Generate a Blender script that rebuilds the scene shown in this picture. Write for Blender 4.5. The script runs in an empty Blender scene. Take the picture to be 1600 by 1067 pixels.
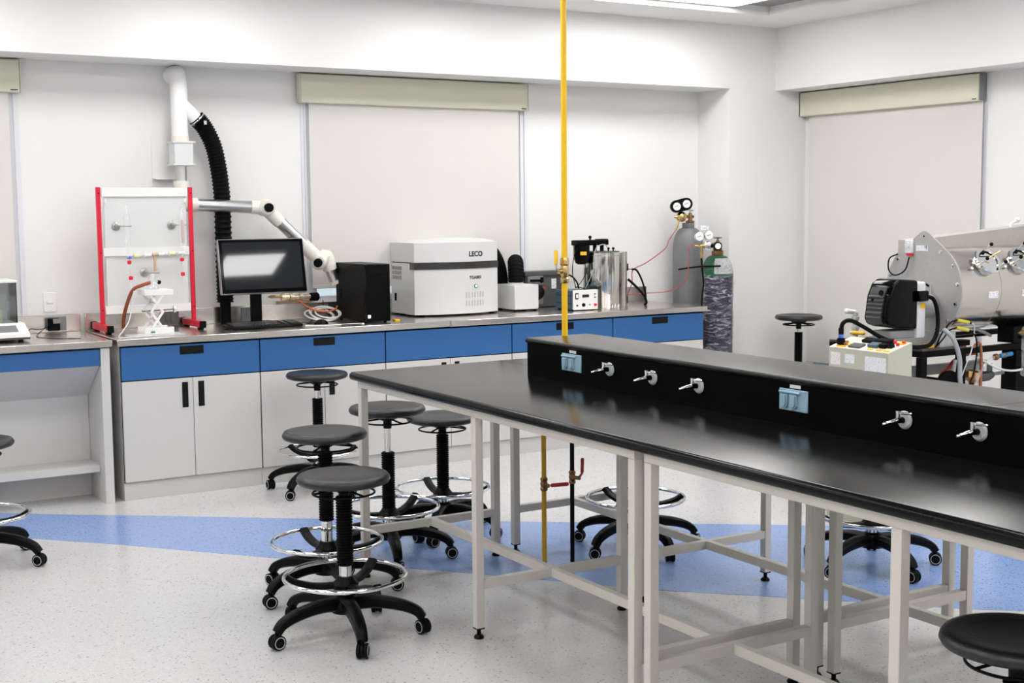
import bpy, bmesh, math, random
from mathutils import Vector, Matrix
random.seed(7)
PI = math.pi
S = bpy.context.scene
COL = S.collection

# ---------------------------------------------------------------- camera, world, exposure
cam_d = bpy.data.cameras.new('camera')
cam = bpy.data.objects.new('camera', cam_d)
COL.objects.link(cam)
cam_d.sensor_width = 36.0
cam_d.lens = 2074.0 / 1600 * 36
cam_d.clip_start = 0.05
YAW, PITCH, ROLL = 0.5452, -0.0995, -0.0084
fwd = Vector((math.sin(YAW) * math.cos(PITCH), math.cos(YAW) * math.cos(PITCH), math.sin(PITCH)))
rt = Vector((math.cos(YAW), -math.sin(YAW), 0))
up = rt.cross(fwd)
r2 = math.cos(ROLL) * rt + math.sin(ROLL) * up
u2 = -math.sin(ROLL) * rt + math.cos(ROLL) * up
cam.matrix_world = Matrix(((r2.x, u2.x, -fwd.x, -1.8909), (r2.y, u2.y, -fwd.y, -7.2694), (r2.z, u2.z, -fwd.z, 1.5911), (0, 0, 0, 1)))
S.camera = cam

world = bpy.data.worlds.new('daylight')
S.world = world
world.use_nodes = True
bg = world.node_tree.nodes['Background']
bg.inputs[0].default_value = (0.85, 0.92, 1.0, 1)
bg.inputs[1].default_value = 1.0

S.view_settings.view_transform = 'Standard'
S.view_settings.look = 'None'
S.view_settings.gamma = 1.0
S.view_settings.use_curve_mapping = False
S.view_settings.exposure = 0.0
LAMP = 14.3          # radiance of the ceiling light panels

# ---------------------------------------------------------------- materials
def new_mat(name):
    m = bpy.data.materials.new(name)
    m.use_nodes = True
    return m, m.node_tree.nodes, m.node_tree.links, m.node_tree.nodes['Principled BSDF']

def mat(name, col, rough=0.5, metal=0.0, var=0.06, scale=40.0, bump=0.0, bscale=200.0, spec=0.5, coat=0.0, coord='Object', stretch=None):
    m, N, L, b = new_mat(name)
    b.inputs['Roughness'].default_value = rough
    b.inputs['Metallic'].default_value = metal
    b.inputs['Specular IOR Level'].default_value = spec
    b.inputs['Coat Weight'].default_value = coat
    b.inputs['Coat Roughness'].default_value = 0.08
    tc = N.new('ShaderNodeTexCoord')
    src = tc.outputs[coord]
    if stretch:
        mp = N.new('ShaderNodeMapping'); mp.inputs['Scale'].default_value = stretch
        L.new(src, mp.inputs['Vector']); src = mp.outputs[0]
    nz = N.new('ShaderNodeTexNoise'); nz.inputs['Scale'].default_value = scale; nz.inputs['Detail'].default_value = 3
    L.new(src, nz.inputs['Vector'])
    mx = N.new('ShaderNodeMix'); mx.data_type = 'RGBA'
    c = Vector(col)
    a = [max(0, v * (1 - var)) for v in c] + [1]
    d = [min(1, v * (1 + var)) for v in c] + [1]
    mx.inputs[6].default_value = a; mx.inputs[7].default_value = d
    L.new(nz.outputs['Fac'], mx.inputs[0]); L.new(mx.outputs[2], b.inputs['Base Color'])
    if bump > 0:
        n2 = N.new('ShaderNodeTexNoise'); n2.inputs['Scale'].default_value = bscale; n2.inputs['Detail'].default_value = 2
        L.new(src, n2.inputs['Vector'])
        bp = N.new('ShaderNodeBump'); bp.inputs['Strength'].default_value = bump; bp.inputs['Distance'].default_value = 0.002
        L.new(n2.outputs['Fac'], bp.inputs['Height']); L.new(bp.outputs[0], b.inputs['Normal'])
    return m

def speckle(name, base, chips, rough=0.24):
    m, N, L, b = new_mat(name)
    b.inputs['Roughness'].default_value = rough
    b.inputs['Specular IOR Level'].default_value = 0.75
    tc = N.new('ShaderNodeTexCoord')
    prev = None
    cur = N.new('ShaderNodeRGB'); cur.outputs[0].default_value = base + (1,)
    out = cur.outputs[0]
    for (sc, th, c) in chips:
        v = N.new('ShaderNodeTexVoronoi'); v.inputs['Scale'].default_value = sc
        L.new(tc.outputs['Object'], v.inputs['Vector'])
        sp = N.new('ShaderNodeSeparateColor'); L.new(v.outputs['Color'], sp.inputs[0])
        lt = N.new('ShaderNodeMath'); lt.operation = 'LESS_THAN'; lt.inputs[1].default_value = th
        L.new(sp.outputs[0], lt.inputs[0])
        mx = N.new('ShaderNodeMix'); mx.data_type = 'RGBA'
        mx.inputs[7].default_value = c + (1,)
        L.new(lt.outputs[0], mx.inputs[0]); L.new(out, mx.inputs[6]); out = mx.outputs[2]
    L.new(out, b.inputs['Base Color'])
    return m

def emis(name, col, s):
    m, N, L, b = new_mat(name)
    b.inputs['Base Color'].default_value = (0.8, 0.8, 0.8, 1)
    b.inputs['Emission Color'].default_value = col + (1,)
    b.inputs['Emission Strength'].default_value = s
    return m

def glass(name, col=(0.95, 0.97, 0.97), alpha=0.75, rough=0.03):
    m, N, L, b = new_mat(name)
    tr = N.new('ShaderNodeBsdfTransparent'); tr.inputs[0].default_value = col + (1,)
    gl = N.new('ShaderNodeBsdfGlossy'); gl.inputs['Roughness'].default_value = rough
    fr = N.new('ShaderNodeFresnel'); fr.inputs['IOR'].default_value = 1.45
    ms = N.new('ShaderNodeMixShader')
    ad = N.new('ShaderNodeMath'); ad.operation = 'ADD'; ad.inputs[1].default_value = 1 - alpha - 0.2; ad.use_clamp = True
    L.new(fr.outputs[0], ad.inputs[0]); L.new(ad.outputs[0], ms.inputs[0])
    L.new(tr.outputs[0], ms.inputs[1]); L.new(gl.outputs[0], ms.inputs[2])
    L.new(ms.outputs[0], N['Material Output'].inputs[0])
    return m

def faint_glass(name, col, white=0.22):
    m, N, L, b = new_mat(name)
    tr = N.new('ShaderNodeBsdfTransparent'); tr.inputs[0].default_value = (0.98, 0.985, 0.99, 1)
    df = N.new('ShaderNodeBsdfDiffuse'); df.inputs[0].default_value = col + (1,)
    gl = N.new('ShaderNodeBsdfGlossy'); gl.inputs['Roughness'].default_value = 0.08
    m1 = N.new('ShaderNodeMixShader'); m1.inputs[0].default_value = white
    m2 = N.new('ShaderNodeMixShader'); m2.inputs[0].default_value = 0.05
    L.new(tr.outputs[0], m1.inputs[1]); L.new(df.outputs[0], m1.inputs[2])
    L.new(m1.outputs[0], m2.inputs[1]); L.new(gl.outputs[0], m2.inputs[2])
    L.new(m2.outputs[0], N['Material Output'].inputs[0])
    return m

def printed(name, col, ink, sx, sy, th=0.55):
    """paper with rows of unreadable small print"""
    m, N, L, b = new_mat(name)
    b.inputs['Roughness'].default_value = 0.6
    tc = N.new('ShaderNodeTexCoord')
    mp = N.new('ShaderNodeMapping'); mp.inputs['Scale'].default_value = (sx, sy, sy)
    L.new(tc.outputs['Object'], mp.inputs[0])
    n = N.new('ShaderNodeTexNoise'); n.inputs['Scale'].default_value = 1.0; n.inputs['Detail'].default_value = 1
    L.new(mp.outputs[0], n.inputs['Vector'])
    gt = N.new('ShaderNodeMath'); gt.operation = 'GREATER_THAN'; gt.inputs[1].default_value = th
    L.new(n.outputs['Fac'], gt.inputs[0])
    mx = N.new('ShaderNodeMix'); mx.data_type = 'RGBA'
    mx.inputs[6].default_value = col + (1,); mx.inputs[7].default_value = ink + (1,)
    L.new(gt.outputs[0], mx.inputs[0]); L.new(mx.outputs[2], b.inputs['Base Color'])
    return m

M_ = {}
M_['wall'] = mat('white_wall_paint', (0.775, 0.77, 0.765), 0.55, var=0.01, scale=3, bump=0.05, bscale=120)
M_['ceiling'] = mat('white_ceiling_paint', (0.83, 0.815, 0.80), 0.7, var=0.01, scale=3)
M_['coffer'] = mat('grey_coffer_paint', (0.30, 0.30, 0.305), 0.8, var=0.05, scale=60)
M_['floor'] = speckle('speckled_vinyl', (0.555, 0.55, 0.55), [(190, 0.20, (0.50, 0.495, 0.495)), (260, 0.10, (0.62, 0.62, 0.62)), (150, 0.022, (0.33, 0.325, 0.325))])
M_['inlay'] = speckle('blue_speckled_vinyl', (0.225, 0.34, 0.62), [(190, 0.20, (0.19, 0.29, 0.55)), (260, 0.10, (0.30, 0.41, 0.67)), (150, 0.030, (0.11, 0.16, 0.30))])
M_['laminate'] = mat('pale_grey_laminate', (0.60, 0.585, 0.57), 0.45, var=0.02, scale=200)
M_['blue'] = mat('blue_laminate', (0.022, 0.118, 0.330), 0.45, var=0.15, scale=350)
M_['slot'] = mat('black_pull', (0.004, 0.004, 0.004), 0.5, spec=0.2)
M_['gap'] = mat('dark_gap', (0.01, 0.01, 0.01), 0.9, spec=0.0)
M_['steel'] = mat('stainless_steel', (0.69, 0.65, 0.61), 0.26, 1.0, var=0.10, scale=6, bump=0.03, bscale=30, stretch=(1, 8, 8))
M_['worktop'] = mat('black_phenolic_top', (0.0045, 0.0045, 0.0048), 0.13, var=0.25, scale=300, bump=0.05, bscale=900, spec=0.13)
M_['risertop'] = mat('black_riser_top', (0.012, 0.0115, 0.011), 0.22, var=0.25, scale=300, bump=0.05, bscale=900, spec=0.22)
M_['spine'] = mat('black_riser_panel', (0.0015, 0.0015, 0.0018), 0.45, spec=0.04)
M_['frame'] = mat('cream_powder_coat', (0.62, 0.59, 0.54), 0.4, var=0.02, scale=80)
M_['black'] = mat('black_plastic', (0.0022, 0.0022, 0.0024), 0.38, spec=0.10, bump=0.08, bscale=400)
M_['blackgloss'] = mat('glossy_black_plastic', (0.001, 0.001, 0.0012), 0.08, spec=0.12)
M_['rubber'] = mat('black_rubber', (0.0025, 0.0025, 0.0025), 0.6, spec=0.10)
M_['seat'] = mat('black_polyurethane', (0.010, 0.010, 0.0115), 0.36, var=0.2, scale=80, bump=0.5, bscale=110, spec=0.5)
M_['chrome'] = mat('chrome', (0.80, 0.80, 0.80), 0.07, 1.0, var=0.02)
M_['aluminium'] = mat('brushed_aluminium', (0.62, 0.62, 0.62), 0.3, 1.0, var=0.05, stretch=(1, 20, 20))
M_['wheelring'] = mat('grey_tyre_ring', (0.38, 0.38, 0.38), 0.5)
M_['valance'] = mat('cream_valance', (0.63, 0.62, 0.50), 0.45, var=0.02)
M_['fabric'] = mat('beige_blind_fabric', (0.655, 0.632, 0.60), 0.85, var=0.03, scale=300)
M_['pvcframe'] = mat('white_window_frame', (0.72, 0.72, 0.76), 0.4, var=0.01)
M_['pvc'] = mat('white_pvc', (0.86, 0.86, 0.86), 0.35, var=0.01)
M_['cream'] = mat('cream_plastic', (0.78, 0.75, 0.68), 0.4, var=0.01)
M_['white'] = mat('white_enamel', (0.80, 0.80, 0.79), 0.35, var=0.01)
M_['panelgrey'] = mat('light_grey_panel', (0.66, 0.67, 0.67), 0.4, var=0.01)
M_['red'] = mat('red_paint', (0.66, 0.004, 0.035), 0.35, var=0.02)
M_['redclip'] = mat('red_plastic', (0.72, 0.008, 0.02), 0.4)
M_['rubberbrown'] = mat('red_brown_rubber_tube', (0.26, 0.055, 0.022), 0.5, var=0.15)
M_['glass'] = glass('clear_glass')
M_['glass2'] = faint_glass('frosted_glass', (0.88, 0.89, 0.90))
M_['pane'] = glass('window_glass', (0.9, 0.95, 0.95), 0.78)
M_['pinkglass'] = faint_glass('pink_glass', (0.75, 0.50, 0.42), 0.55)
M_['satin'] = mat('satin_metal', (0.45, 0.45, 0.43), 0.3, 1.0)
M_['fairgrey'] = mat('warm_white_plastic', (0.74, 0.74, 0.72), 0.4)
M_['amber'] = mat('tan_stopper', (0.55, 0.38, 0.25), 0.4)
M_['paleyellow'] = mat('pale_yellow_plastic', (0.80, 0.74, 0.45), 0.4)
M_['bluecap'] = mat('blue_plastic', (0.05, 0.15, 0.65), 0.4)
M_['greycap'] = mat('grey_socket_plastic', (0.20, 0.20, 0.21), 0.45)
M_['analyser'] = mat('light_grey_enamel', (0.62, 0.62, 0.62), 0.38, var=0.03, scale=500)
M_['darkgrey'] = mat('dark_grey_paint', (0.075, 0.080, 0.080), 0.45)
M_['midgrey'] = mat('mid_grey_paint', (0.22, 0.22, 0.22), 0.45)
M_['slate'] = mat('slate_blue_paint', (0.055, 0.095, 0.125), 0.45)
M_['ink'] = mat('dark_print', (0.02, 0.02, 0.025), 0.5)
M_['screen'] = mat('dark_screen', (0.012, 0.014, 0.018), 0.04, spec=0.6)
M_['led'] = emis('green_lamp', (0.02, 0.85, 0.15), 1.2)
M_['whiteled'] = emis('white_indicator', (0.7, 0.85, 1.0), 1.5)
M_['lamp'] = emis('light_panel', (1.0, 0.985, 0.97), LAMP)
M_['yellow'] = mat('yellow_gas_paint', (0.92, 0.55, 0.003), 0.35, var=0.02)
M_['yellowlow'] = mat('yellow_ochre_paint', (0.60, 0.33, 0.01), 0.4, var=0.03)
M_['brass'] = mat('brass', (0.58, 0.42, 0.18), 0.25, 1.0, var=0.15)
M_['palebrass'] = mat('pale_brass', (0.62, 0.52, 0.38), 0.25, 1.0, var=0.2)
M_['bronze'] = mat('tarnished_brass', (0.28, 0.17, 0.08), 0.35, 1.0, var=0.2)
M_['handlered'] = mat('red_handle_sleeve', (0.45, 0.03, 0.02), 0.45)
M_['outlet'] = mat('pale_blue_cover', (0.27, 0.43, 0.54), 0.35, var=0.02)
M_['flange'] = mat('white_flange', (0.55, 0.58, 0.59), 0.3)
M_['cylgrey'] = mat('grey_cylinder_paint', (0.17, 0.175, 0.18), 0.45, var=0.08, scale=20)
M_['cylgreen'] = mat('green_cylinder_paint', (0.006, 0.085, 0.035), 0.3)
M_['cylnavy'] = mat('navy_cylinder_paint', (0.010, 0.010, 0.030), 0.3)
M_['paper'] = printed('printed_label', (0.80, 0.80, 0.82), (0.45, 0.45, 0.5), 60, 160, 0.62)
M_['paperred'] = printed('red_printed_label', (0.80, 0.77, 0.77), (0.65, 0.35, 0.35), 70, 190, 0.60)
M_['papergrey'] = printed('grey_sticker', (0.42, 0.42, 0.44), (0.18, 0.18, 0.2), 120, 160, 0.5)
M_['furnace'] = mat('satin_stainless_shell', (0.60, 0.56, 0.51), 0.17, 1.0, var=0.08, scale=4, bump=0.05, bscale=14)
M_['plate'] = mat('brushed_steel_plate', (0.48, 0.47, 0.465), 0.5, 0.6, var=0.08, scale=60)
M_['mirror'] = mat('polished_steel', (0.72, 0.70, 0.66), 0.12, 1.0, var=0.03, bump=0.05, bscale=9)
M_['boxgreen'] = mat('pale_green_beige_paint', (0.50, 0.49, 0.39), 0.45, var=0.02)
M_['boxtop'] = mat('cream_control_panel', (0.74, 0.70, 0.56), 0.45, var=0.02)
M_['tagyellow'] = mat('yellow_label', (0.85, 0.48, 0.02), 0.5)
M_['orange'] = mat('orange_cable', (0.72, 0.16, 0.03), 0.45)
M_['hosered'] = mat('thin_red_hose', (0.38, 0.06, 0.06), 0.4)
M_['greyhose'] = mat('grey_hose', (0.36, 0.38, 0.39), 0.45)
M_['whitecable'] = mat('white_cable', (0.70, 0.70, 0.68), 0.45)
M_['copper'] = mat('copper_pipe', (0.42, 0.16, 0.08), 0.4, 0.6)
M_['frameblack'] = mat('black_steel_frame', (0.002, 0.002, 0.002), 0.45, spec=0.08)
M_['dial'] = mat('white_dial', (0.80, 0.80, 0.80), 0.3)
M_['flowerpaper'] = mat('pale_green_note', (0.66, 0.70, 0.42), 0.6)

# stretch film: streaky transparent white over whatever it wraps
def film():
    m, N, L, b = new_mat('stretch_film')
    tc = N.new('ShaderNodeTexCoord')
    mp = N.new('ShaderNodeMapping'); mp.inputs['Scale'].default_value = (14, 14, 60); mp.inputs['Rotation'].default_value = (0.35, 0.3, 0)
    L.new(tc.outputs['Object'], mp.inputs[0])
    n = N.new('ShaderNodeTexNoise'); n.inputs['Scale'].default_value = 1.0; n.inputs['Detail'].default_value = 5; n.inputs['Distortion'].default_value = 1.2
    L.new(mp.outputs[0], n.inputs['Vector'])
    rp = N.new('ShaderNodeValToRGB'); rp.color_ramp.elements[0].position = 0.47; rp.color_ramp.elements[0].color = (0.04, 0.04, 0.04, 1)
    rp.color_ramp.elements[1].position = 0.78; rp.color_ramp.elements[1].color = (0.8, 0.8, 0.8, 1)
    L.new(n.outputs['Fac'], rp.inputs[0])
    b.inputs['Base Color'].default_value = (0.62, 0.61, 0.68, 1)
    b.inputs['Roughness'].default_value = 0.18
    bp = N.new('ShaderNodeBump'); bp.inputs['Strength'].default_value = 0.8; bp.inputs['Distance'].default_value = 0.006
    L.new(n.outputs['Fac'], bp.inputs['Height']); L.new(bp.outputs[0], b.inputs['Normal'])
    L.new(rp.outputs[0], b.inputs['Alpha'])
    return m
M_['film'] = film()

# ---------------------------------------------------------------- geometry helpers
ORG = {}
def V(*a):
    return Vector(a[0]) if len(a) == 1 else Vector(a)

def frame_of(d):
    d = d.normalized()
    a = Vector((0, 0, 1)) if abs(d.z) < 0.95 else Vector((1, 0, 0))
    x = a.cross(d).normalized()
    return x, d.cross(x)

def spline(pts, k=6):
    P = [V(p) for p in pts]
    if len(P) < 3: return P
    out = []
    for i in range(len(P) - 1):
        p0 = P[i - 1] if i else P[0] * 2 - P[1]
        p1, p2 = P[i], P[i + 1]
        p3 = P[i + 2] if i + 2 < len(P) else P[-1] * 2 - P[-2]
        for j in range(k):
            t = j / k
            out.append(0.5 * ((2 * p1) + (p2 - p0) * t + (2 * p0 - 5 * p1 + 4 * p2 - p3) * t * t + (3 * p1 - p0 - 3 * p2 + p3) * t ** 3))
    out.append(P[-1])
    return out

class B:
    def __init__(s): s.bm = bmesh.new()
    def box(s, x0, x1, y0, y1, z0, z1, bev=0.0, seg=1, mtx=None):
        m = Matrix.Translation(((x0 + x1) / 2, (y0 + y1) / 2, (z0 + z1) / 2)) @ Matrix.Diagonal((abs(x1 - x0), abs(y1 - y0), abs(z1 - z0), 1))
        r = bmesh.ops.create_cube(s.bm, size=1, matrix=m)
        vs = r['verts']
        if bev > 0:
            es = list({e for v in vs for e in v.link_edges})
            g = bmesh.ops.bevel(s.bm, geom=es, offset=bev, segments=seg, affect='EDGES', profile=0.5)
            vs = list({v for f in g['faces'] for v in f.verts} | {v for v in vs if v.is_valid})
        if mtx is not None: bmesh.ops.transform(s.bm, matrix=mtx, verts=[v for v in vs if v.is_valid])
        return s
    def ring(s, c, x, y, r, n):
        return [s.bm.verts.new(c + x * (r * math.cos(2 * PI * i / n)) + y * (r * math.sin(2 * PI * i / n))) for i in range(n)]
    def skin(s, rings, cap0=True, cap1=True):
        n = len(rings[0])
        for a, b in zip(rings, rings[1:]):
            for i in range(n):
                s.bm.faces.new((a[i], a[(i + 1) % n], b[(i + 1) % n], b[i]))
        if cap0: s.bm.faces.new(list(reversed(rings[0])))
        if cap1: s.bm.faces.new(rings[-1])
    def cyl(s, p, q, r, r2=None, n=20):
        p, q = V(p), V(q); x, y = frame_of(q - p)
        s.skin([s.ring(p, x, y, r, n), s.ring(q, x, y, r if r2 is None else r2, n)])
        return s
    def lathe(s, prof, o=(0, 0, 0), d=(0, 0, 1), n=24, cap=True):
        o, d = V(o), V(d).normalized(); x, y = frame_of(d)
        s.skin([s.ring(o + d * z, x, y, max(r, 1e-4), n) for r, z in prof], cap, cap)
        return s
    def tube(s, pts, r, n=8, k=6, rs=None):
        P = spline(pts, k) if k > 1 else [V(p) for p in pts]
        rings = []; x = None
        for i, p in enumerate(P):
            t = (P[min(i + 1, len(P) - 1)] - P[max(i - 1, 0)])
            if t.length < 1e-9: t = Vector((0, 0, 1))
            t.normalize()
            if x is None: x, y = frame_of(t)
            else:
                x = (x - t * x.dot(t)).normalized(); y = t.cross(x)
            rr = r if rs is None else rs(i, len(P))
            rings.append(s.ring(p, x, y, rr, n))
        s.skin(rings)
        return s
    def torus(s, c, R, r, d=(0, 0, 1), n=48, m=10, a0=0, a1=2 * PI):
        c, d = V(c), V(d).normalized(); x, y = frame_of(d)
        rings = []
        for i in range(n):
            a = a0 + (a1 - a0) * i / n
            u = x * math.cos(a) + y * math.sin(a)
            rings.append([s.bm.verts.new(c + u * (R + r * math.cos(2 * PI * j / m)) + d * (r * math.sin(2 * PI * j / m))) for j in range(m)])
        for i in range(n):
            a, b = rings[i], rings[(i + 1) % n]
            for j in range(m):
                s.bm.faces.new((a[j], b[j], b[(j + 1) % m], a[(j + 1) % m]))
        return s
    def ball(s, c, r, sc=(1, 1, 1), n=12):
        bmesh.ops.create_uvsphere(s.bm, u_segments=n, v_segments=max(6, n // 2), radius=1, matrix=Matrix.Translation(V(c)) @ Matrix.Diagonal((r * sc[0], r * sc[1], r * sc[2], 1)))
        return s
    def prism(s, pts, ext):
        ext = V(ext)
        a = [s.bm.verts.new(V(p)) for p in pts]; b = [s.bm.verts.new(V(p) + ext) for p in pts]
        n = len(a)
        s.bm.faces.new(list(reversed(a))); s.bm.faces.new(b)
        for i in range(n): s.bm.faces.new((a[i], a[(i + 1) % n], b[(i + 1) % n], b[i]))
        return s
    def sweep(s, path, wh, side):
        """rectangular section along a path; side = horizontal side vector, wh(i) -> (w, h)"""
        side = V(side).normalized(); rings = []
        for i, p in enumerate(path):
            t = (path[min(i + 1, len(path) - 1)] - path[max(i - 1, 0)]).normalized()
            nrm = side.cross(t).normalized()
            w, h = wh(i)
            c = 0.3
            o = []
            for sx, sy in ((1, c), (c, 1), (-c, 1), (-1, c), (-1, -c), (-c, -1), (c, -1), (1, -c)):
                fx = sx if abs(sx) == 1 else sx * 2.2; fy = sy if abs(sy) == 1 else sy * 2.2
                o.append(s.bm.verts.new(p + side * (w / 2 * fx) + nrm * (h / 2 * fy)))
            rings.append(o)
        s.skin(rings)
        return s
    def out(s, name, m, parent=None, smooth=True, kind=None, angle=38):
        bm = s.bm
        bmesh.ops.recalc_face_normals(bm, faces=bm.faces)
        if parent is None:
            xs = [v.co.x for v in bm.verts]; ys = [v.co.y for v in bm.verts]; zs = [v.co.z for v in bm.verts]
            org = Vector(((min(xs) + max(xs)) / 2, (min(ys) + max(ys)) / 2, min(zs)))
        else: org = ORG[parent.name]
        bmesh.ops.translate(bm, vec=-org, verts=bm.verts)
        me = bpy.data.meshes.new(name); bm.to_mesh(me); bm.free()
        me.materials.append(M_[m] if isinstance(m, str) else m)
        if smooth:
            for p in me.polygons: p.use_smooth = True
            me.set_sharp_from_angle(angle=math.radians(angle))
        o = bpy.data.objects.new(name, me); COL.objects.link(o)
        if parent is None: o.location = org
        else: o.parent = parent
        ORG[o.name] = org
        if kind: o['kind'] = kind
        return o

def tag(o, label, cat, group=None):
    o['label'] = label; o['category'] = cat
    if group: o['group'] = group
    return o

def thing(name, label, cat, loc=(0, 0, 0), group=None):
    o = bpy.data.objects.new(name, None); COL.objects.link(o)
    o.empty_display_size = 0.1; o.location = loc
    ORG[o.name] = V(loc)
    return tag(o, label, cat, group)

def struct(o):
    o['kind'] = 'structure'; return o

def dup(root, loc, rotz, label):
    def cp(o, par):
        c = o.copy(); COL.objects.link(c)
        if par: c.parent = par
        for ch in list(o.children): cp(ch, c)
        return c
    r = cp(root, None); r.location = loc; r.rotation_euler = (0, 0, rotz); r['label'] = label
    ORG[r.name] = V(loc)
    return r

def text(name, s, size, loc, rot, m, parent, ext=0.0008, width=None, bold=0.0):
    c = bpy.data.curves.new(name, 'FONT'); c.body = s; c.size = size; c.extrude = ext; c.offset = bold
    c.align_x = 'LEFT'
    tmp = bpy.data.objects.new(name, c); COL.objects.link(tmp)
    bpy.context.view_layer.update()
    me = bpy.data.meshes.new_from_object(tmp.evaluated_get(bpy.context.evaluated_depsgraph_get()))
    bpy.data.objects.remove(tmp); me.materials.clear(); me.materials.append(M_[m]); me.name = name
    o = bpy.data.objects.new(name, me); COL.objects.link(o)
    o.parent = parent; o.location = V(loc) - ORG[parent.name]; o.rotation_euler = rot
    ORG[o.name] = ORG[parent.name]
    return o

def flat(parent, name, m, axis, at, a0, a1, z0, z1, t=0.002):
    """thin plate proud of a face; axis 'x' -> lies in plane X=at (towards -X), 'y' -> plane Y=at (towards -Y)"""
    b = B()
    if axis == 'y': b.box(a0, a1, at - t, at, z0, z1)
    else: b.box(at - t, at, a0, a1, z0, z1)
    return b.out(name, m, parent, smooth=False)

# ---------------------------------------------------------------- room shell
YW, XR, XC, YC = 0.72, 5.39, 5.075, 0.359
ZB, ZC, ZK = 2.46, 2.922, 2.985
XL, YF = -5.5, -9.6
fl = struct(B().box(XL - 0.1, XR + 0.25, YF - 0.1, YW + 0.25, -0.12, 0).out('floor', 'floor', smooth=False))
top = [(-1.6, 0.75), (-1.1, 0.45), (-0.629, 0.10), (-0.261, -0.194), (0.103, -0.463), (0.532, -0.80), (1.605, -1.60), (2.599, -2.334), (3.584, -3.091), (4.6, -3.9)]
bot = [(3.7, -5.2), (3.0, -4.46), (2.462, -3.959), (2.279, -3.801), (1.756, -3.265), (1.423, -2.94), (0.904, -2.30), (0.253, -1.555), (-0.01, -1.246), (-0.236, -0.97), (-0.476, -0.71), (-0.723, -0.442), (-1.2, 0.05), (-1.7, 0.5)]
b = B(); b.prism([(x, y, 0.0) for x, y in top + bot], (0, 0, 0.0012))
struct(b.out('floor_inlay', 'inlay', fl, smooth=False))

# windows on the back wall: x0, x1 ; right wall: y0, y1
ZW0, ZW1 = 0.985, 2.44
W1, W2 = (-2.0, -0.318), (1.395, 3.09)
W3 = (-1.335, 0.30); ZS3 = 0.33
b = B()
t = 0.16
for x0, x1 in ((XL - 0.1, W1[0]), (W1[1], W2[0]), (W2[1], 4.629)): b.box(x0, x1, YW, YW + t, 0, ZC)
for x0, x1 in (W1, W2):
    b.box(x0, x1, YW, YW + t, 0, ZW0); b.box(x0, x1, YW, YW + t, ZW1, ZC)
struct(b.out('wall_back', 'wall', smooth=False))
b = B()
b.box(XR, XR + t, YF - 0.1, W3[0], 0, ZC); b.box(XR, XR + t, W3[1], YC, 0, ZC)
b.box(XR, XR + t, W3[0], W3[1], 0, ZS3); b.box(XR, XR + t, W3[0], W3[1], ZW1, ZC)
struct(b.out('wall_right', 'wall', smooth=False))
struct(B().box(XL - 0.1, XL, YF, YW, 0, 3.1).out('wall_left', 'wall', smooth=False))
struct(B().box(XL, XR, YF - 0.1, YF, 0, 3.1).out('wall_front', 'wall', smooth=False))
struct(B().box(XL, 4.629, YC, YW, ZB, ZC).out('trim_1', 'wall', smooth=False))
struct(B().box(XC, XR, YF, YC, ZB, ZC).out('trim_2', 'wall', smooth=False))
struct(B().box(4.629, XR + t, YC, YW + t, 0, ZC).out('trim_3', 'wall', smooth=False))
# ceiling: dropped white border round a slightly higher grey coffer
CX1, CY1 = 4.583, -0.108
b = B()
b.box(XL, XR + t, CY1, YW + t, ZC, ZC + 0.12); b.box(CX1, XR + t, YF, CY1, ZC, ZC + 0.12)
b.box(XL, XL + 0.6, YF, CY1, ZC, ZC + 0.12); b.box(XL + 0.6, CX1, YF, YF + 0.6, ZC, ZC + 0.12)
ce = struct(b.out('ceiling', 'ceiling', smooth=False))
struct(B().box(XL + 0.4, CX1 + 0.2, YF + 0.4, CY1 + 0.2, ZK, ZK + 0.05).out('ceiling_coffer', 'coffer', ce, smooth=False))
# skirting strip at the left cabinet side is hidden; light panels in the coffer
PD = 0.6
cols = [3.64, 2.14, 0.64, -0.86, -2.36, -3.86]
rows = [-0.135 - PD / 2, -2.2, -4.2, -6.2, -8.2]
names = ['nearest the right wall', 'over the riser', 'over the front table edge', 'over the open floor', 'left of the camera', 'nearest the left wall']
rown = ['beside the back wall', 'over the island end', 'over the island middle', 'before the camera', 'by the front wall']
for j, y in enumerate(rows):
    for i, x in enumerate(cols):
        PW = 1.2 if i == 0 else 0.6  # whole first column made wide to add light on the right side
        t_ = thing('ceiling_light', 'white ceiling light panel %s, in the column %s' % (rown[j], names[i]), 'light', (x, y, ZK - 0.03), 'ceiling light panels')
        f = B()
        f.box(x - PW / 2, x + PW / 2, y - PD / 2, y - PD / 2 + 0.015, ZK - 0.03, ZK); f.box(x - PW / 2, x + PW / 2, y + PD / 2 - 0.015, y + PD / 2, ZK - 0.03, ZK)
        f.box(x - PW / 2, x - PW / 2 + 0.015, y - PD / 2 + 0.015, y + PD / 2 - 0.015, ZK - 0.03, ZK); f.box(x + PW / 2 - 0.015, x + PW / 2, y - PD / 2 + 0.015, y + PD / 2 - 0.015, ZK - 0.03, ZK)
        f.out('panel_frame', 'white', t_, smooth=False)
        B().box(x - PW / 2 + 0.015, x + PW / 2 - 0.015, y - PD / 2 + 0.015, y + PD / 2 - 0.015, ZK - 0.026, ZK - 0.004).out('diffuser', 'lamp', t_, smooth=False)

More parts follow.
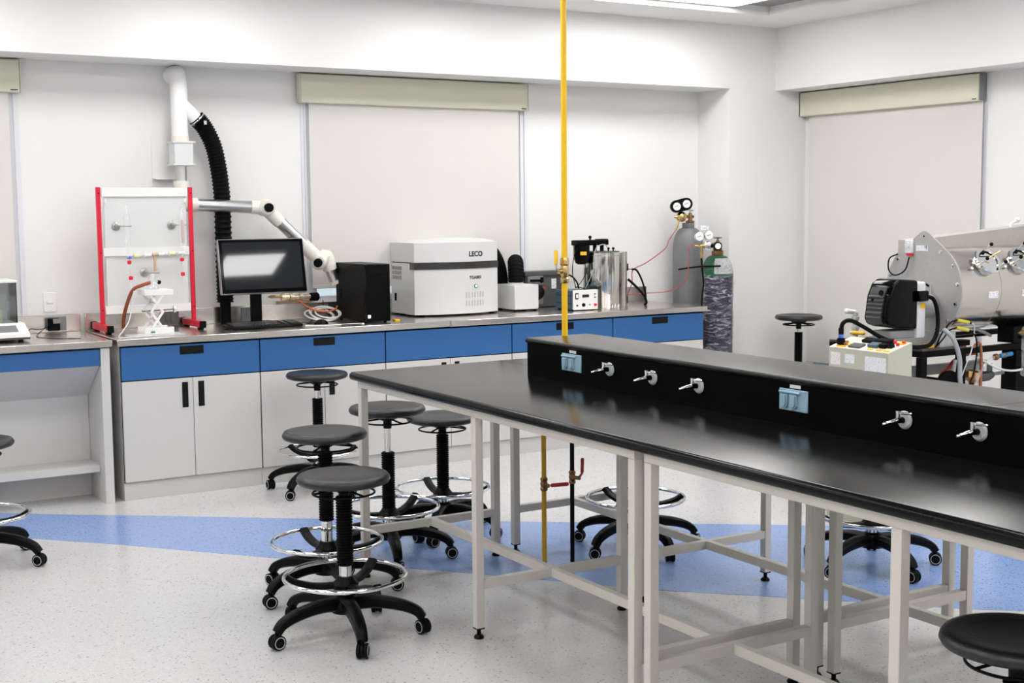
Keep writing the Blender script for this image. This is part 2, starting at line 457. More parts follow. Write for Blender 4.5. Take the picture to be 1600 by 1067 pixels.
# windows (frame strips stand a little proud of the wall) and roller blinds
def window_back(n, x0, x1):
    f = B()
    for a in (x0, x1 - 0.085):
        f.box(a, a + 0.085, YW - 0.006, YW + 0.09, ZW0, ZW1)
        f.box(a + 0.020, a + 0.028, YW - 0.016, YW - 0.004, ZW0, ZW1); f.box(a + 0.055, a + 0.063, YW - 0.016, YW - 0.004, ZW0, ZW1)
    f.box(x0 + 0.0851, x1 - 0.0851, YW - 0.005, YW + 0.09, ZW0, ZW0 + 0.05); f.box(x0 + 0.0851, x1 - 0.0851, YW - 0.005, YW + 0.09, ZW1 - 0.05, ZW1)
    w = struct(f.out('window_%d' % n, 'pvcframe', smooth=False))
    p = struct(B().box(x0 + 0.08, x1 - 0.08, YW + 0.05, YW + 0.056, ZW0 + 0.04, ZW1 - 0.04).out('pane', 'pane', w, smooth=False))
window_back(1, *W1); window_back(2, *W2)
f = B()
for a in (W3[0], W3[1] - 0.06): f.box(XR - 0.006, XR + 0.09, a, a + 0.06, ZS3, ZW1)
f.box(XR - 0.005, XR + 0.09, W3[0] + 0.0601, W3[1] - 0.0601, ZS3, ZS3 + 0.05); f.box(XR - 0.005, XR + 0.09, W3[0] + 0.0601, W3[1] - 0.0601, ZW1 - 0.05, ZW1)
w3 = struct(f.out('window_3', 'pvcframe', smooth=False))
struct(B().box(XR + 0.05, XR + 0.056, W3[0] + 0.05, W3[1] - 0.05, ZS3 + 0.04, ZW1 - 0.04).out('pane', 'pane', w3, smooth=False))

def blind_back(x0, x1, fx0, fx1, label):
    t_ = thing('roller_blind', label, 'blind', ((x0 + x1) / 2, YW - 0.03, 1.09), 'roller blinds')
    B().box(x0, x1, YW - 0.062, YW - 0.015, 2.268, 2.452, 0.006).out('valance', 'valance', t_)
    for a in (x0 - 0.006, x1 + 0.0005): B().box(a, a + 0.0055, YW - 0.060, YW - 0.01, 2.272, 2.45).out('end_cap', 'valance', t_, smooth=False)
    B().box(fx0, fx1, YW - 0.034, YW - 0.030, 1.11, 2.27).out('blind_fabric', 'fabric', t_, smooth=False)
    B().box(fx0, fx1, YW - 0.038, YW - 0.026, 1.09, 1.115, 0.004).out('bottom_bar', 'fabric', t_)
    flat(t_, 'maker_mark', 'ink', 'y', YW - 0.062, x1 - 0.055, x1 - 0.015, 2.279, 2.286, 0.001)
blind_back(-2.05, -0.312, -1.95, -0.375, 'beige roller blind with cream valance, above the balance at far left')
blind_back(1.375, 3.066, 1.44, 3.0, 'wide beige roller blind with cream valance, on the back wall behind the analyser')
t_ = thing('roller_blind', 'tall beige roller blind with cream valance, on the right wall behind the steel furnace', 'blind', (XR - 0.04, -0.48, 0.4), 'roller blinds')
B().box(XR - 0.075, XR - 0.015, -1.32, 0.352, 2.272, 2.452, 0.006).out('valance', 'valance', t_)
for a in (-1.328, 0.3525): B().box(XR - 0.075, XR - 0.012, a, a + 0.006, 2.275, 2.45).out('end_cap', 'greycap', t_, smooth=False)
B().box(XR - 0.034, XR - 0.030, -1.322, 0.285, 0.42, 2.275).out('blind_fabric', 'fabric', t_, smooth=False)
B().box(XR - 0.038, XR - 0.026, -1.322, 0.285, 0.40, 0.425, 0.004).out('bottom_bar', 'fabric', t_)
flat(t_, 'maker_mark', 'ink', 'x', XR - 0.075, -1.30, -1.265, 2.283, 2.29, 0.001)

# wall switch plate
t_ = thing('switch_plate', 'white wall switch plate above the left steel worktop', 'switch', (-0.19, YW, 1.016))
B().box(-0.228, -0.153, YW - 0.01, YW, 1.016, 1.132, 0.004).out('plate', 'white', t_)
B().box(-0.208, -0.173, YW - 0.016, YW - 0.009, 1.065, 1.082, 0.003).out('rocker', 'white', t_)

# ---------------------------------------------------------------- steel worktops and cabinets
t_ = thing('steel_worktop', 'long stainless steel worktop with backsplash over the blue-drawer cabinets', 'worktop', (2.05, 0.34, 0.862))
B().box(0.0, 2.062, -0.012, 0.70, 0.862, 0.90, 0.003).out('top_sheet', 'steel', t_)
B().box(2.070, 4.125, -0.012, 0.70, 0.862, 0.90, 0.003).out('top_sheet', 'steel', t_)
B().box(2.060, 2.072, -0.0125, 0.699, 0.863, 0.8995).out('joint_strip', 'midgrey', t_, smooth=False)
B().box(0.0, 2.062, 0.684, 0.715, 0.9005, 1.003, 0.002).out('backsplash', 'steel', t_)
B().box(2.066, 4.112, 0.684, 0.715, 0.9005, 1.008, 0.002).out('backsplash', 'steel', t_)
t_ = thing('steel_worktop', 'stainless steel worktop carrying the balance, at the left edge', 'worktop', (-1.0, 0.34, 0.862))
B().box(-2.05, -0.026, -0.012, 0.70, 0.862, 0.90, 0.003).out('top_sheet', 'steel', t_)
B().box(-2.05, -0.028, 0.684, 0.715, 0.9005, 1.0, 0.002).out('backsplash', 'steel', t_)

XB = [0.018, 0.817, 1.62, 2.521, 3.317, 4.102]
CL = ['base cabinet with blue drawer and two grey doors, leftmost, under the red rack', 'base cabinet with blue drawer behind the farthest pushed-in stool, under the keyboard',
      'base cabinet with plain blue drawer, under the large grey analyser', 'narrow view base cabinet with blue drawer, under the yellow pipe and power supply', 'rightmost base cabinet with blue drawer, next to the gas cylinders']
for i in range(5):
    x0, x1 = XB[i], XB[i + 1]; xm = (x0 + x1) / 2 - (0.003 if i else 0)
    t_ = thing('base_cabinet', CL[i], 'cabinet', ((x0 + x1) / 2, 0.35, 0), 'base cabinets along the back wall')
    B().box(x0 + 0.001, x1 - 0.001, 0.028, 0.68, 0.1, 0.858).out('cabinet_body', 'laminate', t_, smooth=False)
    B().box(x0 + 0.001, x1 - 0.001, 0.026, 0.66, 0.0, 0.099).out('plinth', 'laminate', t_, smooth=False)
    B().box(x0 + 0.002, x1 - 0.002, 0.022, 0.0285, 0.1, 0.858).out('shadow_gap', 'gap', t_, smooth=False)
    d = B().box(x0 + 0.004, x1 - 0.004, 0.004, 0.022, 0.669, 0.852, 0.0015).out('drawer', 'blue', t_)
    if i != 2:
        hx = [0.416, 1.2185, 0, 2.93, 3.715][i]
        h = B(); h.box(hx - 0.068, hx + 0.068, 0.0005, 0.004, 0.797, 0.843, 0.001); h.box(hx - 0.06, hx + 0.06, -0.001, 0.002, 0.835, 0.841)
        h.out('handle', 'slot', d)
    for k, (a, c) in enumerate(((x0 + 0.004, xm - 0.0015), (xm + 0.0015, x1 - 0.004))):
        dr = B().box(a, c, 0.004, 0.022, 0.104, 0.663, 0.0015).out('door', 'laminate', t_)
        hx = c - 0.045 if k == 0 else a + 0.045
        h = B(); h.box(hx - 0.017, hx + 0.017, 0.0005, 0.004, 0.498, 0.641, 0.001); h.box(hx - (0.014 if k else -0.010), hx - (0.010 if k else -0.014), -0.001, 0.002, 0.505, 0.634)
        h.out('handle', 'slot', dr)
# left end panel of the run
t_ = thing('knee_space_desk', 'grey laminate desk with blue apron and open knee space at left edge', 'desk', (-1.0, 0.35, 0))
B().box(-0.088, -0.040, 0.004, 0.68, 0, 0.858, 0.001).out('side_panel', 'laminate', t_)
B().box(-2.05, -2.002, 0.004, 0.68, 0, 0.858, 0.001).out('side_panel', 'laminate', t_)
B().box(-2.0, -0.090, 0.012, 0.03, 0.762, 0.852, 0.001).out('apron', 'blue', t_)
b = B(); b.prism([(-2.0, 0.03, 0.76), (-2.0, 0.05, 0.76), (-2.0, 0.315, 0.585), (-2.0, 0.315, 0.567)], (1.91, 0, 0)); b.out('sloping_panel', 'laminate', t_, smooth=False)
B().box(-2.0, -0.090, 0.315, 0.333, 0.0, 0.66).out('back_panel', 'laminate', t_, smooth=False)
B().box(-2.0, -0.090, 0.10, 0.314, 0.164, 0.203, 0.001).out('foot_shelf', 'laminate', t_)

# ---------------------------------------------------------------- island lab tables
FZ0 = 0.83   # underside of top / top of apron
def lab_table(label, x0, x1, lx, ys, y0, y1, edge_front, edge_end):
    """x0..x1 worktop, lx = leg rows (near, far), ys = leg centre lines (first = far end)"""
    t_ = thing('lab_table', label, 'table', ((x0 + x1) / 2, (y0 + y1) / 2, 0), 'black topped lab tables')
    b = B()
    # worktop with a rounded (bullnose) outer edge: profile swept along Y
    e = 0.017
    prof = []
    zt, zb = 0.90, 0.864
    if edge_front:
        for k in range(9):
            a = PI / 2 + PI * k / 8
            prof.append((x0 + e + (e) * math.cos(a), (zt + zb) / 2 + (zt - zb) / 2 * math.sin(a)))
        prof += [(x1, zb), (x1, zt)]
    else:
        prof = [(x0, zt), (x0, zb)]
        for k in range(9):
            a = -PI / 2 + PI * k / 8
            prof.append((x1 - e + e * math.cos(a), (zt + zb) / 2 + (zt - zb) / 2 * math.sin(a)))
    b.prism([(px, y0, pz) for px, pz in prof], (0, y1 - y0, 0))
    b.out('worktop', 'worktop', t_, angle=30)
    s = 0.033
    for yy in ys:
        for xx in lx:
            B().box(xx - s / 2, xx + s / 2, yy - s / 2, yy + s / 2, 0.04, 0.8335, 0.002).out('leg', 'frame', t_)
            f = B(); f.box(xx - s / 2, xx + s / 2, yy - s / 2, yy + s / 2, 0.037, 0.042); f.cyl((xx, yy, 0.012), (xx, yy, 0.037), 0.008, n=10); f.lathe([(0.018, 0), (0.02, 0.006), (0.014, 0.014)], (xx, yy, 0), n=14)
            f.out('levelling_foot', 'black', t_)
    ya, yb = ys[0] + s / 2, ys[-1] - s / 2
    for xx in lx:
        B().box(xx - s / 2, xx + s / 2, yb, ya, 0.834, 0.8635, 0.001).out('apron', 'frame', t_)
    for yy in (ys[0], ys[-1]):
        B().box(lx[0] + s / 2, lx[1] - s / 2, yy - s / 2, yy + s / 2, 0.834, 0.8635, 0.001).out('apron', 'frame', t_)
    xm = (lx[0] + lx[1]) / 2
    for yy in ys:
        B().box(lx[0] + s / 2, lx[1] - s / 2, yy - 0.014, yy + 0.014, 0.188, 0.222, 0.001).out('stretcher', 'frame', t_)
    for ya_, yb_ in zip(ys, ys[1:]):
        B().box(xm - 0.014, xm + 0.014, yb_ + 0.014, ya_ - 0.014, 0.188, 0.222, 0.001).out('stretcher', 'frame', t_)
    return t_
Y1 = [-2.097, -3.083, -4.056]
Y2 = [-4.138, -5.108, -6.08]
lab_table('black-topped lab table at the far left end of the island, nearer row', 0.447, 1.2, (0.4935, 1.150), Y1, -4.109, -2.063, True, True)
lab_table('black-topped lab table filling the lower right, nearest the camera', 0.447, 1.2, (0.4935, 1.150), Y2, -6.15, -4.110, True, False)
lab_table('lab table behind the black riser, far end, mostly hidden, cream legs seen below', 1.203, 1.96, (1.257, 1.905), Y1, -4.109, -2.063, False, True)
lab_table('lab table behind the black riser, right end, cream legs seen below at right', 1.203, 1.96, (1.257, 1.905), Y2, -6.15, -4.110, False, False)

SX0, SX1, SY1 = 1.024, 1.335, -2.576
ZR = 1.055
t_ = thing('service_riser', 'black raised service riser with gas taps and pale blue outlets along the island', 'service riser', ((SX0 + SX1) / 2, -4.3, 0.9005))
B().box(SX0 + 0.004, SX1 - 0.004, -6.1, SY1 - 0.004, 0.9005, ZR - 0.021).out('riser_box', 'spine', t_, smooth=False)
b = B()
for ya, yb in ((-4.925, SY1), (-6.12, -4.927)):
    prof = []
    e = 0.0105
    for k in range(9):
        a = PI / 2 + PI * k / 8
        prof.append((SX0 - 0.004 + e + e * math.cos(a), ZR - e + e * math.sin(a)))
    prof += [(SX1, ZR - 2 * e), (SX1, ZR)]
    b.prism([(px, ya, pz) for px, pz in prof], (0, yb - ya, 0))
b.out('riser_top', 'risertop', t_, angle=30)
def tap(y, z):
    x = SX0 + 0.004
    f = B().lathe([(0.026, 0), (0.027, 0.003), (0.022, 0.009), (0.011, 0.011)], (x, y, z), (-1, 0, 0), 24).out('gas_tap', 'flange', t_)
    n = B(); n.cyl((x - 0.009, y, z), (x - 0.036, y, z + 0.003), 0.0095, n=14); n.out('tap_body', 'blackgloss', f)
    n = B(); n.lathe([(0.004, 0), (0.0085, 0.003), (0.0075, 0.02), (0.0052, 0.034), (0.0058, 0.038), (0.004, 0.05), (0.003, 0.052)], (x - 0.031, y, z + 0.001), (-1, 0.18, -0.16), 14); n.out('nozzle', 'chrome', f)
    n = B(); n.cyl((x - 0.030, y, z + 0.006), (x - 0.030, y, z + 0.026), 0.007, n=14); n.cyl((x - 0.030, y, z + 0.026), (x - 0.030, y, z + 0.029), 0.008, n=14); n.out('valve_stem', 'chrome', f)
    n = B(); n.cyl((x - 0.030, y, z + 0.022), (x - 0.022, y - 0.038, z + 0.024), 0.0036, n=10); n.ball((x - 0.022, y - 0.040, z + 0.024), 0.005); n.out('lever', 'chrome', f)
for y, z in ((-3.175, 0.981), (-3.443, 0.977), (-3.705, 0.976), (-4.631, 0.979), (-4.893, 0.982), (-5.35, 0.98)): tap(y, z)
def outlet(y0, y1):
    x = SX0 + 0.004; z0, z1 = 0.947, 1.016
    p = B().box(x - 0.006, x, y1, y0, z0, z1, 0.002).out('outlet', 'outlet', t_)
    w = y0 - y1
    n = B(); n.cyl((x - 0.0095, y1 + 0.24 * w, z1 - 0.010), (x - 0.0095, y0 - 0.05 * w, z1 - 0.010), 0.0045, n=10); n.out('hinge_bar', 'outlet', p)
    for k in (0.09, 0.42):
        ya = y0 - k * w; yb = ya - 0.25 * w; ym = (ya + yb) / 2; hw = (ya - yb) / 2
        n = B(); top_, bot_ = z1 - 0.016, z0 + 0.008
        ring_ = []
        for q in range(13):        # D-shaped flap, rounded at the bottom
            a_ = PI + PI * q / 12
            ring_.append((ym + hw * math.cos(a_), bot_ + 0.012 + 0.012 * math.sin(a_)))
        ring_ = [(ym - hw, top_)] + ring_ + [(ym + hw, top_)]
        n.prism([(x - 0.0062, a_, b_) for a_, b_ in ring_], (-0.006, 0, 0))
        n.prism([(x - 0.0122, ym + (a_ - ym) * 0.7, (b_ - 0.982) * 0.8 + 0.982) for a_, b_ in ring_], (-0.005, 0, 0)); n.out('socket_cover', 'outlet', p)
    flat(t_, 'name_label', 'paper', 'x', x, (y0 + y1) / 2 - 0.028, (y0 + y1) / 2 + 0.02, 1.0195, 1.0305, 0.001)
outlet(-2.849, -2.985); outlet(-4.112, -4.240)

# yellow gas pipe dropping from the ceiling to the riser, with its valve
GX, GY = 1.203, -2.54
GY = -2.60
t_ = thing('gas_pipe', 'bright yellow gas pipe rising from the riser to the ceiling', 'pipe', (GX, GY, ZR))
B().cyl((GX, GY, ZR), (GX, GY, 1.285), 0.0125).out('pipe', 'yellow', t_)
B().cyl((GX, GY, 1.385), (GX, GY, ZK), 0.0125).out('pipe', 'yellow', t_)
v = B().lathe([(0.0165, 1.278), (0.0185, 1.282), (0.0185, 1.298), (0.015, 1.302), (0.019, 1.315), (0.0195, 1.34), (0.016, 1.352), (0.0195, 1.358), (0.0195, 1.375), (0.0165, 1.385)], (GX, GY, 0), n=8)
v.cyl((GX, GY, 1.33), (GX - 0.034, GY - 0.005, 1.33), 0.011, n=12); v.out('valve_body', 'brass', t_, angle=25)
b = B(); b.tube([(GX - 0.03, GY - 0.005, 1.33), (GX - 0.042, GY - 0.005, 1.335), (GX - 0.046, GY - 0.005, 1.36)], 0.005); b.out('valve_stem', 'aluminium', t_)
b = B(); b.lathe([(0.004, 0), (0.0085, 0.004), (0.0085, 0.056), (0.005, 0.062)], (GX - 0.046, GY - 0.005, 1.356), n=10); b.out('valve_handle', 'yellow', t_)

# pipes below the island
t_ = thing('gas_pipe', 'ochre yellow gas pipe with red valve handle under the island', 'pipe', (1.26, -2.34, 0))
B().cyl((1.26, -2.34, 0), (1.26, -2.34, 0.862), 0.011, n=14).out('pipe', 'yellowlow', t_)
b = B(); b.lathe([(0.015, 0.335), (0.018, 0.345), (0.014, 0.352), (0.018, 0.365), (0.014, 0.378), (0.018, 0.385), (0.015, 0.395)], (1.26, -2.34, 0), n=8); b.cyl((1.26, -2.34, 0.362), (1.262, -2.375, 0.362), 0.009, n=10); b.out('valve_body', 'bronze', t_)
b = B(); b.lathe([(0.005, 0), (0.009, 0.006), (0.009, 0.075), (0.006, 0.082)], (1.27, -2.378, 0.364), (0.85, -0.6, 0.1), n=10); b.out('valve_handle', 'handlered', t_)
t_ = thing('water_pipe', 'black pipe with upright red valve handle under the island', 'pipe', (1.385, -2.38, 0))
B().cyl((1.385, -2.38, 0), (1.385, -2.38, 0.862), 0.010, n=14).out('pipe', 'black', t_)
b = B(); b.lathe([(0.014, 0.36), (0.017, 0.37), (0.013, 0.378), (0.017, 0.39), (0.013, 0.402), (0.017, 0.41), (0.014, 0.42)], (1.385, -2.38, 0), n=8); b.cyl((1.385, -2.38, 0.388), (1.405, -2.415, 0.388), 0.009, n=10); b.out('valve_body', 'bronze', t_)
b = B(); b.lathe([(0.005, 0), (0.008, 0.006), (0.008, 0.065), (0.005, 0.07)], (1.412, -2.42, 0.41), (0.03, 0, 1), n=10); b.cyl((1.40, -2.41, 0.39), (1.412, -2.42, 0.41), 0.005, n=8); b.out('valve_handle', 'handlered', t_)

# ---------------------------------------------------------------- stools
def caster(parent, c, ang, toe):
    """twin wheel caster at c (floor contact)"""
    d = Vector((math.cos(ang), math.sin(ang), 0)); a = Vector((-math.sin(ang + toe), math.cos(ang + toe), 0)); c = V(c)
    h = B(); h.cyl(c + Vector((0, 0, 0.03)), c + Vector((0, 0, 0.075)), 0.0075, n=10)
    h.lathe([(0.0255, -0.005), (0.0265, 0.0), (0.0255, 0.005)], c + Vector((0, 0, 0.029)), a, 16)
    p = h.out('caster', 'black', parent)
    for sgn in (-1, 1):
        w = B(); w.lathe([(0.024, 0.006), (0.0275, 0.009), (0.0275, 0.019), (0.023, 0.021), (0.020, 0.021)], c + Vector((0, 0, 0.0275)), a * sgn, 18); w.out('wheel', 'rubber', p)
        w = B(); w.torus(c + Vector((0, 0, 0.0275)) + a * (sgn * 0.0205), 0.0205, 0.0022, a, 20, 6); w.out('wheel_ring', 'wheelring', p)

def make_stool(label, seat_z, bel0, bel1, ring_z=0.226, chrome_top=True, base_only=False):
    t_ = thing('lab_stool', label, 'stool', (0, 0, 0), 'black lab stools with foot rings')
    # seat
    R = 0.175
    prof = [(0.0005, seat_z - 0.012), (0.07, seat_z - 0.011), (0.12, seat_z - 0.006), (0.150, seat_z), (0.166, seat_z - 0.003), (R - 0.002, seat_z - 0.012), (R, seat_z - 0.021), (R - 0.006, seat_z - 0.031), (0.15, seat_z - 0.038), (0.06, seat_z - 0.042), (0.045, seat_z - 0.043)]
    b = B(); b.lathe([(r, z) for r, z in prof], n=48); b.out('seat', 'seat', t_, angle=60)
    b = B(); b.lathe([(0.062, seat_z - 0.043), (0.055, seat_z - 0.055), (0.028, seat_z - 0.068), (0.020, seat_z - 0.072), (0.019, seat_z - 0.105)], n=20); b.out('seat_boss', 'black', t_)
    lz = seat_z - 0.072
    b = B(); b.torus((0, 0, lz), 0.115, 0.0042, n=48, m=8)
    for k in range(3):
        a = 2 * PI * k / 3 + 0.5
        b.cyl((0.02 * math.cos(a), 0.02 * math.sin(a), lz + 0.012), (0.113 * math.cos(a), 0.113 * math.sin(a), lz), 0.0042, n=8)
    b.out('lever_ring', 'black', t_)
    b = B(); b.cyl((0, 0, 0.15), (0, 0, bel0 + 0.01), 0.024, n=20); b.out('gas_column', 'chrome', t_)
    b = B(); b.cyl((0, 0, bel1 - 0.01), (0, 0, seat_z - 0.07), 0.0145, n=16); b.out('piston_rod', 'chrome' if chrome_top else 'black', t_)
    n = int((bel1 - bel0) / 0.0105)
    prof = [(0.020, bel0)]
    for k in range(n):
        z = bel0 + (bel1 - bel0) * (k + 0.1) / n; dz = (bel1 - bel0) / n
        prof += [(0.026, z), (0.0315, z + dz * 0.3), (0.0315, z + dz * 0.55), (0.026, z + dz * 0.8)]
    prof += [(0.028, bel1), (0.016, bel1)]
    b = B(); b.lathe(prof, n=20); b.out('bellows', 'rubber', t_, angle=20)
    b = B(); b.torus((0, 0, ring_z), 0.2275, 0.0085, n=64, m=10); b.out('foot_ring', 'chrome', t_, angle=80)
    b = B(); b.lathe([(0.026, ring_z - 0.055), (0.045, ring_z - 0.05), (0.05, ring_z - 0.03), (0.036, ring_z - 0.012), (0.030, ring_z + 0.0)], n=20)
    for k in range(3):
        a = 2 * PI * k / 3 + 0.35
        d = Vector((math.cos(a), math.sin(a), 0))
        P = spline([d * 0.03 + Vector((0, 0, ring_z - 0.035)), d * 0.11 + Vector((0, 0, ring_z - 0.036)), d * 0.18 + Vector((0, 0, ring_z - 0.02)), d * 0.222 + Vector((0, 0, ring_z + 0.004))], 4)
        b.sweep(P, lambda i: (0.036, 0.022), (-math.sin(a), math.cos(a), 0))
    b.out('ring_bracket', 'black', t_, angle=45)
    b = B(); b.lathe([(0.03, 0.085), (0.055, 0.09), (0.06, 0.12), (0.045, 0.145), (0.03, 0.155)], n=20)
    for k in range(5):
        a = 2 * PI * k / 5
        d = Vector((math.cos(a), math.sin(a), 0))
        P = spline([d * 0.03 + Vector((0, 0, 0.122)), d * 0.11 + Vector((0, 0, 0.126)), d * 0.20 + Vector((0, 0, 0.113)), d * 0.262 + Vector((0, 0, 0.090)), d * 0.288 + Vector((0, 0, 0.062))], 4)
        m = len(P)
        b.sweep(P, lambda i: (0.056 - 0.020 * i / m, 0.048 - 0.018 * i / m), (-math.sin(a), math.cos(a), 0))
    b.out('star_base', 'black', t_, angle=45)
    for k in range(5):
        a = 2 * PI * k / 5
        caster(t_, (0.288 * math.cos(a), 0.288 * math.sin(a), 0), a, random.uniform(-1.2, 1.2))
    return t_
ST = [
    ((0.095, -2.775), math.atan2(-0.293, -0.066), 0.615, 0.265, 0.53, 0.226, True, 'front black lab stool with chrome foot ring, nearest of the group left of the island'),
    ((0.25, -2.245), math.atan2(-0.074, -0.314), 0.690, 0.31, 0.60, 0.226, True, 'black lab stool directly behind the front one, broad chrome column below its bellows'),
    ((1.035, -0.31), math.atan2(-0.15, -0.226), 0.680, 0.25, 0.53, 0.232, True, 'black lab stool standing against the blue-drawer cabinets'),
    ((0.725, -1.855), math.atan2(-0.297, -0.10), 0.705, 0.225, 0.49, 0.234, True, 'tall black lab stool beside the corner leg, chrome rod bare below its seat'),
    ((1.155, -1.58), math.atan2(-0.3, 0.2), 0.590, 0.205, 0.49, 0.226, False, 'black lab stool behind the island end, right of the tall one, bellows fully closed'),
    ((1.772, -2.335), math.atan2(-0.075, -0.30), 0.60, 0.22, 0.50, 0.240, False, 'black lab stool behind the twin cream legs, chrome ring seen either side'),
    ((2.455, -3.165), math.atan2(-0.277, -0.05), 0.60, 0.22, 0.50, 0.226, False, 'black lab stool on the blue floor beyond the right-hand table legs'),
    ((0.635, -5.335), 0.3, 0.612, 0.29, 0.50, 0.275, False, 'black lab stool tucked under the near table, its seat at the lower right corner'),
    ((-0.905, -0.95), math.atan2(-0.166, 0.219), 0.575, 0.24, 0.48, 0.228, True, 'black lab stool cut off by the left edge, in front of the knee-space desk'),
    ((5.03, 0.03), 0.2, 0.79, 0.36, 0.66, 0.30, True, 'raised black lab stool far off in the corner before the right window blind'),
]
for (x, y), a, sz, b0, b1, rz, ct, lab in ST:
    s_ = make_stool(lab, sz, b0, b1, rz, ct)
    s_.location = (x, y, 0.0014); s_.rotation_euler = (0, 0, a)

# ---------------------------------------------------------------- left balance
t_ = thing('analytical_balance', 'white analytical balance with glass draught shield at the left edge', 'balance', (-0.60, 0.40, 0.9))
b = B(); b.prism([(-0.80, 0.17, 0.915), (-0.415, 0.17, 0.915), (-0.415, 0.62, 0.915), (-0.80, 0.62, 0.915)], (0, 0, 0.012)); b.out('lower_tray', 'darkgrey', t_, smooth=False)
b = B(); b.prism([(-0.80, 0.16, 0.927), (-0.80, 0.16, 0.945), (-0.80, 0.30, 0.995), (-0.80, 0.62, 0.995), (-0.80, 0.62, 0.927)], (0.382, 0, 0)); b.out('housing', 'white', t_, smooth=False)
mt = Matrix.Rotation(math.atan2(0.05, 0.14), 3, 'X')
b = B(); b.prism([(-0.74, 0.188, 0.9555), (-0.47, 0.188, 0.9555), (-0.47, 0.268, 0.984), (-0.74, 0.268, 0.984)], (0, -0.0004, 0.0012)); b.out('display', 'greycap', t_, smooth=False)
for xx in (-0.78, -0.452):
    B().box(xx - 0.002, xx + 0.002, 0.31, 0.60, 0.996, 1.215).out('glass_panel', 'glass', t_, smooth=False)
B().box(-0.778, -0.454, 0.308, 0.312, 0.996, 1.215).out('glass_panel', 'glass', t_, smooth=False)
B().box(-0.778, -0.454, 0.58, 0.60, 0.996, 1.215).out('back_column', 'panelgrey', t_, smooth=False)
B().box(-0.785, -0.445, 0.30, 0.605, 1.215, 1.228, 0.003).out('roof_frame', 'white', t_)
B().box(-0.70, -0.512, 0.40, 0.404, 0.997, 1.06).out('note', 'flowerpaper', t_, smooth=False)
for xx in (-0.75, -0.46):
    for yy in (0.2, 0.58): B().cyl((xx, yy, 0.9), (xx, yy, 0.916), 0.014, n=12).out('foot', 'black', t_)
t_ = thing('power_adapter', 'black plug-in power adapter on the left backsplash socket', 'adapter', (-0.19, 0.66, 0.91))
B().box(-0.225, -0.155, 0.63, 0.673, 0.912, 0.985, 0.006).out('adapter_body', 'blackgloss', t_)
B().box(-0.195, -0.150, 0.626, 0.632, 0.955, 0.982, 0.002).out('adapter_cap', 'midgrey', t_)
b = B(); b.tube([(-0.222, 0.65, 0.935), (-0.28, 0.62, 0.925), (-0.33, 0.58, 0.935), (-0.37, 0.50, 0.915), (-0.405, 0.42, 0.925)], 0.0025, 6); b.tube([(-0.24, 0.64, 0.93), (-0.30, 0.55, 0.904), (-0.33, 0.40, 0.904), (-0.30, 0.30, 0.9035), (-0.24, 0.22, 0.9035), (-0.15, 0.17, 0.9035)], 0.0022, 6)
b.out('cord', 'black', t_)
def socket(x0, x1, z0, z1, lab, y=0.684):
    t_ = thing('socket_plate', lab, 'socket', ((x0 + x1) / 2, y, z0), 'grey sockets on the backsplash')
    B().box(x0, x1, y - 0.008, y, z0, z1, 0.002).out('plate', 'greycap', t_)
    xm = (x0 + x1) / 2
    for a in (xm - 0.028, xm + 0.004): B().box(a, a + 0.024, y - 0.014, y - 0.0075, z0 + 0.02, z1 - 0.02, 0.003).out('socket_cover', 'greycap', t_)
socket(-0.215, -0.11, 0.908, 0.99, 'grey socket plate behind the black adapter, left worktop')
socket(0.443, 0.557, 0.908, 0.99, 'grey socket plate behind the scissor jack')
socket(0.954, 1.074, 0.912, 0.992, 'grey socket plate behind the monitor stand')
socket(1.41, 1.54, 0.915, 0.992, 'grey socket plate beside the desktop computer')

# ---------------------------------------------------------------- red rack with glassware
RY = 0.48
t_ = thing('extraction_rack', 'red-framed rack with pale panels at the left end of the worktop', 'rack', (0.335, 0.52, 0.9))
for x in (0.050, 0.587):
    B().box(x - 0.0125, x + 0.0125, RY - 0.010, RY + 0.010, 0.935, 1.735, 0.003).out('upright', 'red', t_)
    f = B().box(x - 0.018, x + 0.018, 0.325, 0.655, 0.912, 0.950, 0.003).out('foot_bar', 'red', t_)
    for a in (0.306, 0.654): B().box(x - 0.0185, x + 0.0185, a, a + 0.018, 0.9105, 0.951, 0.003).out('end_cap', 'rubber', f)
    for a in (0.345, 0.61): B().box(x - 0.014, x + 0.014, a, a + 0.03, 0.9002, 0.912).out('pad', 'rubber', f, smooth=False)
    for z in (1.70, 1.36, 1.03): B().cyl((x, RY - 0.0125, z), (x, RY - 0.015, z), 0.004, n=10).out('bolt', 'black', t_)
for z0, z1 in ((1.680, 1.732), (1.338, 1.386), (1.004, 1.052)):
    B().box(0.067, 0.570, RY - 0.010, RY + 0.010, z0, z1, 0.002).out('rail', 'white', t_)
for z0, z1 in ((1.387, 1.679), (1.053, 1.337)):
    B().box(0.082, 0.560, RY + 0.000, RY + 0.008, z0, z1).out('panel', 'panelgrey', t_, smooth=False)
for x, z in ((0.088, 1.655), (0.554, 1.655)): B().box(x - 0.007, x + 0.007, RY - 0.012, RY, z - 0.014, z + 0.012, 0.003).out('clip', 'white', t_)
def clamp(x, z, zl):
    b = B().lathe([(0.026, 0), (0.026, 0.004), (0.012, 0.010), (0.010, 0.02)], (x, RY - 0.001, z), (0, -1, 0), 20).out('clamp_boss', 'satin', t_)
    r = B(); r.cyl((x, RY - 0.02, z), (x + 0.012, RY - 0.06, z), 0.005, n=10); r.cyl((x + 0.005, RY - 0.055, z), (x + 0.062, RY - 0.098, z), 0.005, n=10); r.out('clamp_arm', 'satin', b)
clamp(0.145, 1.512, 0); clamp(0.470, 1.515, 0); clamp(0.300, 1.24, 0)
